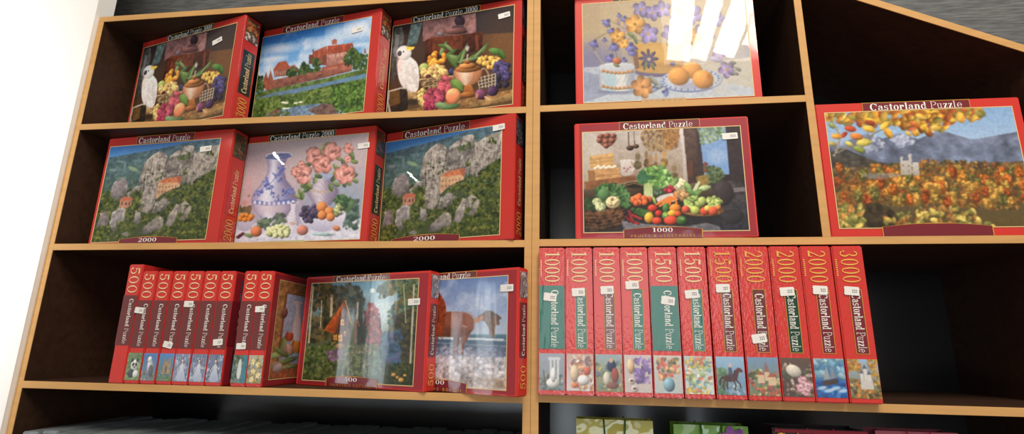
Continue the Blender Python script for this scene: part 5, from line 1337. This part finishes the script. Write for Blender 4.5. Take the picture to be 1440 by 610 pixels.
# sloping top panel over the right-hand part
def sloped(y0, y1, m, name, x0=.585, za=S0, x1=RX1 + T, slope=-.4775, bm=None):
    zb = za + (x1 - x0) * slope
    t = T / math.cos(math.atan(slope))
    V = [(x0, y0, za - t), (x1, y0, zb - t), (x1, y1, zb - t), (x0, y1, za - t), (x0, y0, za), (x1, y0, zb), (x1, y1, zb), (x0, y1, za)]
    return mesh_obj(name, V, [(0, 3, 2, 1), (4, 5, 6, 7), (0, 1, 5, 4), (1, 2, 6, 5), (2, 3, 7, 6), (3, 0, 4, 7)], m, rb)
sp_ = sloped(.002, DEPTH, DARK, 'sloping_top_panel')
e_ = sloped(0, .0019, WOOD, 'edge_banding'); e_.parent = sp_
board('shelf_board', rb, .0166, .601, .320)
board('shelf_board', rb, .0166, RX1, .0016)
board('shelf_board', rb, .0166, RX1, -.3225)
board('shelf_board', rb, .0166, RX1, -.65)
board('plinth_board', rb, .0166, RX1, -1.36)
upright('divider', rb, .601, .617, .0016, S0 - T - .0145)
bm_obj('back_panel', box_bm(.0003, DEPTH, FLOOR_Z, RX1 + T, DEPTH + .006, .40), BACK, rb)
mesh_obj('back_panel', [(.0003, DEPTH, .40), (RX1 + T, DEPTH, .40), (.585, DEPTH, S0), (.0003, DEPTH, S0), (.0003, DEPTH + .006, .40), (RX1 + T, DEPTH + .006, .40), (.585, DEPTH + .006, S0), (.0003, DEPTH + .006, S0)],
         [(0, 1, 2, 3), (7, 6, 5, 4), (0, 4, 5, 1), (1, 5, 6, 2), (2, 6, 7, 3), (3, 7, 4, 0)], BACK, rb)

# ------------------------------------------------------------------ row of dark slim cases on the lowest shelf, left
SLATE = mat('slate_case', (136, 146, 150), .45, .4, noise=.25, nscale=30)
CARD = [mat('case_front_print', c, .5, .3) for c in ((120, 60, 50), (170, 150, 110), (70, 90, 100), (110, 100, 96))]
proto = empty('slim_case', (-1.176, .012, -.6495), 0, 'dark slate slim game case in the row on the lowest left shelf', 'game case', 'slim dark cases on the lowest left shelf')
bm_obj('case_body', box_bm(0, 0, 0, .0415, .285, .212, .0025, 2), SLATE, proto)
bm_obj('front_print', box_bm(.003, -.0008, .004, .0385, 0, .206), CARD[0], proto)
for i in range(1, 26):
    r = proto.copy(); COL.objects.link(r)
    r.location = (-1.176 + i * .0445, .012 + .008 * math.sin(i * 2.3), -.6495)
    for ch in proto.children:
        c = ch.copy(); COL.objects.link(c); c.parent = r
        if 'front' in c.name:
            c.data = c.data.copy(); c.data.materials.clear(); c.data.materials.append(CARD[(i * 7) % 4])
        c.scale = (1, 1, 1 + .012 * math.sin(i * 1.7))

# ------------------------------------------------------------------ glossy gift bags on the lowest shelf, right
def tube_mesh(pts, r, n=8):
    V = []; F = []
    P = [Vector(p) for p in pts]
    for i, p in enumerate(P):
        t = (P[min(i + 1, len(P) - 1)] - P[max(i - 1, 0)]).normalized()
        a = t.cross(Vector((0, 1, 0)));
        if a.length < .1: a = t.cross(Vector((1, 0, 0)))
        a.normalize(); b = t.cross(a)
        for k in range(n):
            w = 2 * PI * k / n
            V.append(p + a * (r * math.cos(w)) + b * (r * math.sin(w)))
        if i:
            for k in range(n):
                F.append(((i - 1) * n + k, (i - 1) * n + (k + 1) % n, i * n + (k + 1) % n, i * n + k))
    F += [tuple(range(n))[::-1], tuple(range((len(P) - 1) * n, len(P) * n))]
    return V, F
def gift_bag(label, x0, x1, y0, ztop, depth, body, cord, crinkle=.003, seed=1, fold=.012):
    w = x1 - x0; h = ztop + .65
    root = empty('gift_bag', (x0, y0, -.6494), 0, label, 'gift bag', None)
    nx, nz = 22, 30
    q = np.random.RandomState(seed)
    nz_f = fbm(nz + 1, nx + 1, 5, seed, 3) - .5
    V = []; F = []
    def wall(fn, flip=False):
        b = len(V)
        for j in range(nz + 1):
            for i in range(nx + 1):
                V.append(fn(i / nx, j / nz, nz_f[j, i]))
        for j in range(nz):
            for i in range(nx):
                a = b + j * (nx + 1) + i
                f = (a, a + 1, a + nx + 2, a + nx + 1)
                F.append(f[::-1] if flip else f)
    ed = lambda u: min(1, min(u, 1 - u) * 8)
    for off in (0, .0016):       # outer skin and inner skin of the paper
        wall(lambda u, v, n: (off + u * (w - 2 * off), off + n * crinkle * ed(u) * 2 + .006 * v, v * h), off > 0)
        wall(lambda u, v, n: (w - off - u * (w - 2 * off), depth - off + n * crinkle * ed(u) * 2 - .006 * v, v * h), off > 0)
        wall(lambda u, v, n: (off + .012 * math.sin(PI * u) * v, depth - off - u * (depth - 2 * off) + (.006 * v) * (2 * u - 1), v * h), off > 0)
        wall(lambda u, v, n: (w - off - .012 * math.sin(PI * u) * v, off + u * (depth - 2 * off) + (.006 * v) * (1 - 2 * u), v * h), off > 0)
    V += [(0, 0, 0), (w, 0, 0), (w, depth, 0), (0, depth, 0)]; k = len(V); F.append((k - 1, k - 2, k - 3, k - 4))
    mesh_obj('paper_body', V, F, body, root, smooth=True)
    for s, y in ((1, .004), (-1, depth - .004)):
        pts = []
        for i in range(25):
            t = i / 24
            pts.append((w * (.36 + .28 * t), y - s * (.006 + .006 * math.sin(PI * t)), h - .012 - .075 * math.sin(PI * t) ** .8 + (.014 if t < .02 or t > .98 else 0)))
        v_, f_ = tube_mesh(pts, .0016)
        mesh_obj('cord_handle', v_, f_, cord, root, smooth=True)
    return root
LIME = mat('olive_foil', (156, 148, 40), .3, .4, coat=.9, coat_rough=.03, bump=.5, bscale=16)
GREEN = mat('green_foil', (96, 138, 40), .3, .4, coat=.8, coat_rough=.03, bump=.4, bscale=14)
WINE = mat('dark_plum_paper', (40, 26, 34), .35, .5, coat=.5, coat_rough=.1, bump=.06, bscale=14)
PINKP = mat('pink_paper', (150, 70, 84), .4, .5, coat=.4)
CGREEN = mat('dark_green_cord', (20, 66, 30), .5, .3)
CRED = mat('dark_red_cord', (120, 24, 40), .5, .3)
PURP = mat('purple_flower_print', (128, 70, 140), .4, .4, rgb2=(90, 40, 110), nscale=60)
YEL = mat('yellow_print', (216, 170, 50), .45, .4)
b1 = gift_bag('olive lime foil gift bag with dark cords, leftmost below the spine row', .0925, .2475, .03, -.372, .05, LIME, CGREEN, .004, 3)
b2 = gift_bag('green gift bag with a purple flower print at its corner', .288, .4325, .03, -.3765, .06, GREEN, CGREEN, .002, 4)
b3 = gift_bag('dark plum gift bag with gold stars and red trim', .478, .652, .03, -.3765, .08, WINE, CRED, .0015, 5)
b4 = gift_bag('pink and yellow gift bag at the right, mostly below the frame', .668, .815, .03, -.3755, .06, PINKP, CRED, .0015, 6)
def flat(name, poly, m, root, y=-.003):
    return mesh_obj(name, [(x, y, z) for x, z in poly] + [(x, y + .0012, z) for x, z in poly], [tuple(range(len(poly)))] + [(i, (i + 1) % len(poly), len(poly) + (i + 1) % len(poly), len(poly) + i) for i in range(len(poly))], m, root)
P = []
for i in range(60):
    a = i / 60 * 2 * PI; r = .026 * (1 + .18 * math.cos(7 * a)); P.append((.112 + r * math.cos(a), .245 + r * math.sin(a)))
flat('flower_print', P, PURP, b2)
for k, (x, z, r) in enumerate(((.014, .262, .0075), (.045, .259, .008), (.118, .257, .007), (.152, .259, .008), (.080, .235, .008), (.03, .225, .007), (.13, .22, .008))):
    S = []
    for i in range(10):
        a = PI / 2 + i * PI / 5; rr = r if i % 2 == 0 else r * .42
        S.append((x + rr * math.cos(a), z + rr * math.sin(a)))
    flat('star_print', S, YEL, b3)
flat('red_trim', [(.002, .266), (.172, .266), (.172, .2725), (.002, .2725)], CRED, b3)
flat('red_trim', [(.075, .06), (.081, .06), (.081, .266), (.075, .266)], CRED, b3, -.0035)
flat('yellow_panel', [(.05, .10), (.145, .10), (.145, .268), (.05, .268)], YEL, b4, -.002)

# ------------------------------------------------------------------ the room around the bookcases
GREYW = mat('grey_ribbed_wall', (118, 120, 120), .8, .2, rgb2=(84, 86, 88), nscale=16, stretch=(1.2, 1, 14), bump=.3, bscale=30, bstretch=(1, 1, 10))
WHITEW = mat('white_wall_paint', (250, 249, 246), .9, .2, noise=.015, nscale=12)
FLOORM = mat('brown_floor', (120, 96, 74), .6, .3, noise=.2, nscale=5)
def structure(name, bm, m):
    return tag(bm_obj(name, bm, m), kind='structure')
structure('wall_back', box_bm(-3.2, .42, FLOOR_Z, 3.2, .50, 2.4), GREYW)
structure('wall_left', box_bm(-3.2, -.012, FLOOR_Z, -1.2075, .04, 2.4), WHITEW)
structure('floor', box_bm(-3.2, -3.4, FLOOR_Z - .05, 3.2, .50, FLOOR_Z), FLOORM)

# ------------------------------------------------------------------ light
def area(name, loc, target, sx, sy, watts, col=(1, 1, 1), roll=0.0):
    l = bpy.data.lights.new(name, 'AREA')
    l.shape = 'RECTANGLE'; l.size = sx; l.size_y = sy; l.energy = watts; l.color = col
    o = bpy.data.objects.new(name, l)
    o.location = loc
    d = (Vector(target) - Vector(loc)).normalized()
    o.rotation_euler = (d.to_track_quat('-Z', 'Y').to_matrix() @ Matrix.Rotation(roll, 3, 'Z')).to_euler()
    return link(o)
# tall window behind the viewer to the upper right: its panes show in the film of the apricots box
for xb, zb, xt, zt, wd, pw in ((.885, 2.12, .965, 2.72, .17, 1), (1.045, 2.12, 1.23, 2.70, .125, .85), (1.245, 2.15, 1.465, 2.68, .16, .9), (1.49, 2.20, 1.66, 2.60, .17, .8)):
    dx, dz = xt - xb, zt - zb
    L = math.hypot(dx, dz) * 1.75
    ux, uz = dx / math.hypot(dx, dz), dz / math.hypot(dx, dz)
    cx, cz = xb + ux * L / 2, zb + uz * L / 2
    a_ = area('window_pane_light', (cx, -3, cz), (cx, 0, cz), wd * 1.12, L, 29 * pw * wd * 1.12 * L * PI, (1, .93, .82), 0)
    ang = math.atan2(ux, uz)
    a_.rotation_euler = (PI / 2, ang, 0)
area('window_sky_light', (1.24, -3.06, 2.66), (1.24, 0, 2.66), .92, 1.08, 20, (1, .9, .76))
area('doorway_light', (.40, -3.1, .17), (.40, 0, .17), 1.5, .95, 11.5, (.92, .96, 1))
area('doorway_light', (.05, -3.1, -.86), (.05, 0, -.7), 1.9, .4, 13, (.8, .92, 1))
area('doorway_light', (-2.0, -3.1, -.86), (-1.8, 0, -.7), 2.2, .4, 4, (.8, .92, 1))
area('overhead_fill', (.5, -2.3, 3.1), (0.2, 0, 0), 1.8, 1.0, 92, (1, .9, .76))  # added soft fill from overhead, no known fitting
area('small_lamp', (-3.95, -3.0, 1.68), (-.4, 0, .2), .15, .016, 2.6, (1, .95, .86), -.75)
area('side_doorway_light', (-5.15, -2.9, -.25), (-.3, 0, -.2), .22, 1.7, 7, (.86, .94, 1))
area('side_doorway_light', (-6.0, -2.9, -.35), (-.3, 0, -.2), .16, 1.2, 4, (.86, .94, 1))
sl = bpy.data.lights.new('wall_fill_spot', 'SPOT'); sl.energy = 260; sl.spot_size = 1.0; sl.spot_blend = .5; sl.shadow_soft_size = .1  # added spot that brightens only the white wall at left
so = link(bpy.data.objects.new('wall_fill_spot', sl)); so.location = (-2.55, -2.4, .2)
so.rotation_euler = (Vector((-2.35, 0, .05)) - Vector(so.location)).to_track_quat('-Z', 'Y').to_euler()
w_ = bpy.data.worlds.new('World'); SC.world = w_
w_.use_nodes = True
bg = w_.node_tree.nodes['Background']
bg.inputs[0].default_value = (1.0, .90, .80, 1)
bg.inputs[1].default_value = .26

# ------------------------------------------------------------------ camera
cam = bpy.data.cameras.new('Camera')
co = bpy.data.objects.new('Camera', cam)
link(co)
yaw, pitch, roll, f_ = 0.13076, 0.23961, 0.01762, 752.88
cam.sensor_fit = 'HORIZONTAL'; cam.sensor_width = 36; cam.lens = 36 * f_ / 1440
cy, sy = math.cos(yaw), math.sin(yaw); cp, sp = math.cos(pitch), math.sin(pitch)
fw = Vector((-sy * cp, cy * cp, sp)); rt = Vector((cy, sy, 0)); up = rt.cross(fw)
c_, s_ = math.cos(roll), math.sin(roll)
r2 = rt * c_ + up * s_; u2 = up * c_ - rt * s_
M = Matrix((r2, u2, -fw)).transposed().to_4x4()
M.translation = Vector((0.10662, -1.15214, -0.23132))
co.matrix_world = M
cam.clip_start = .01
SC.camera = co
SC.view_settings.view_transform = 'Standard'
SC.view_settings.look = 'None'
SC.view_settings.exposure = 0.0
SC.view_settings.gamma = 1.0
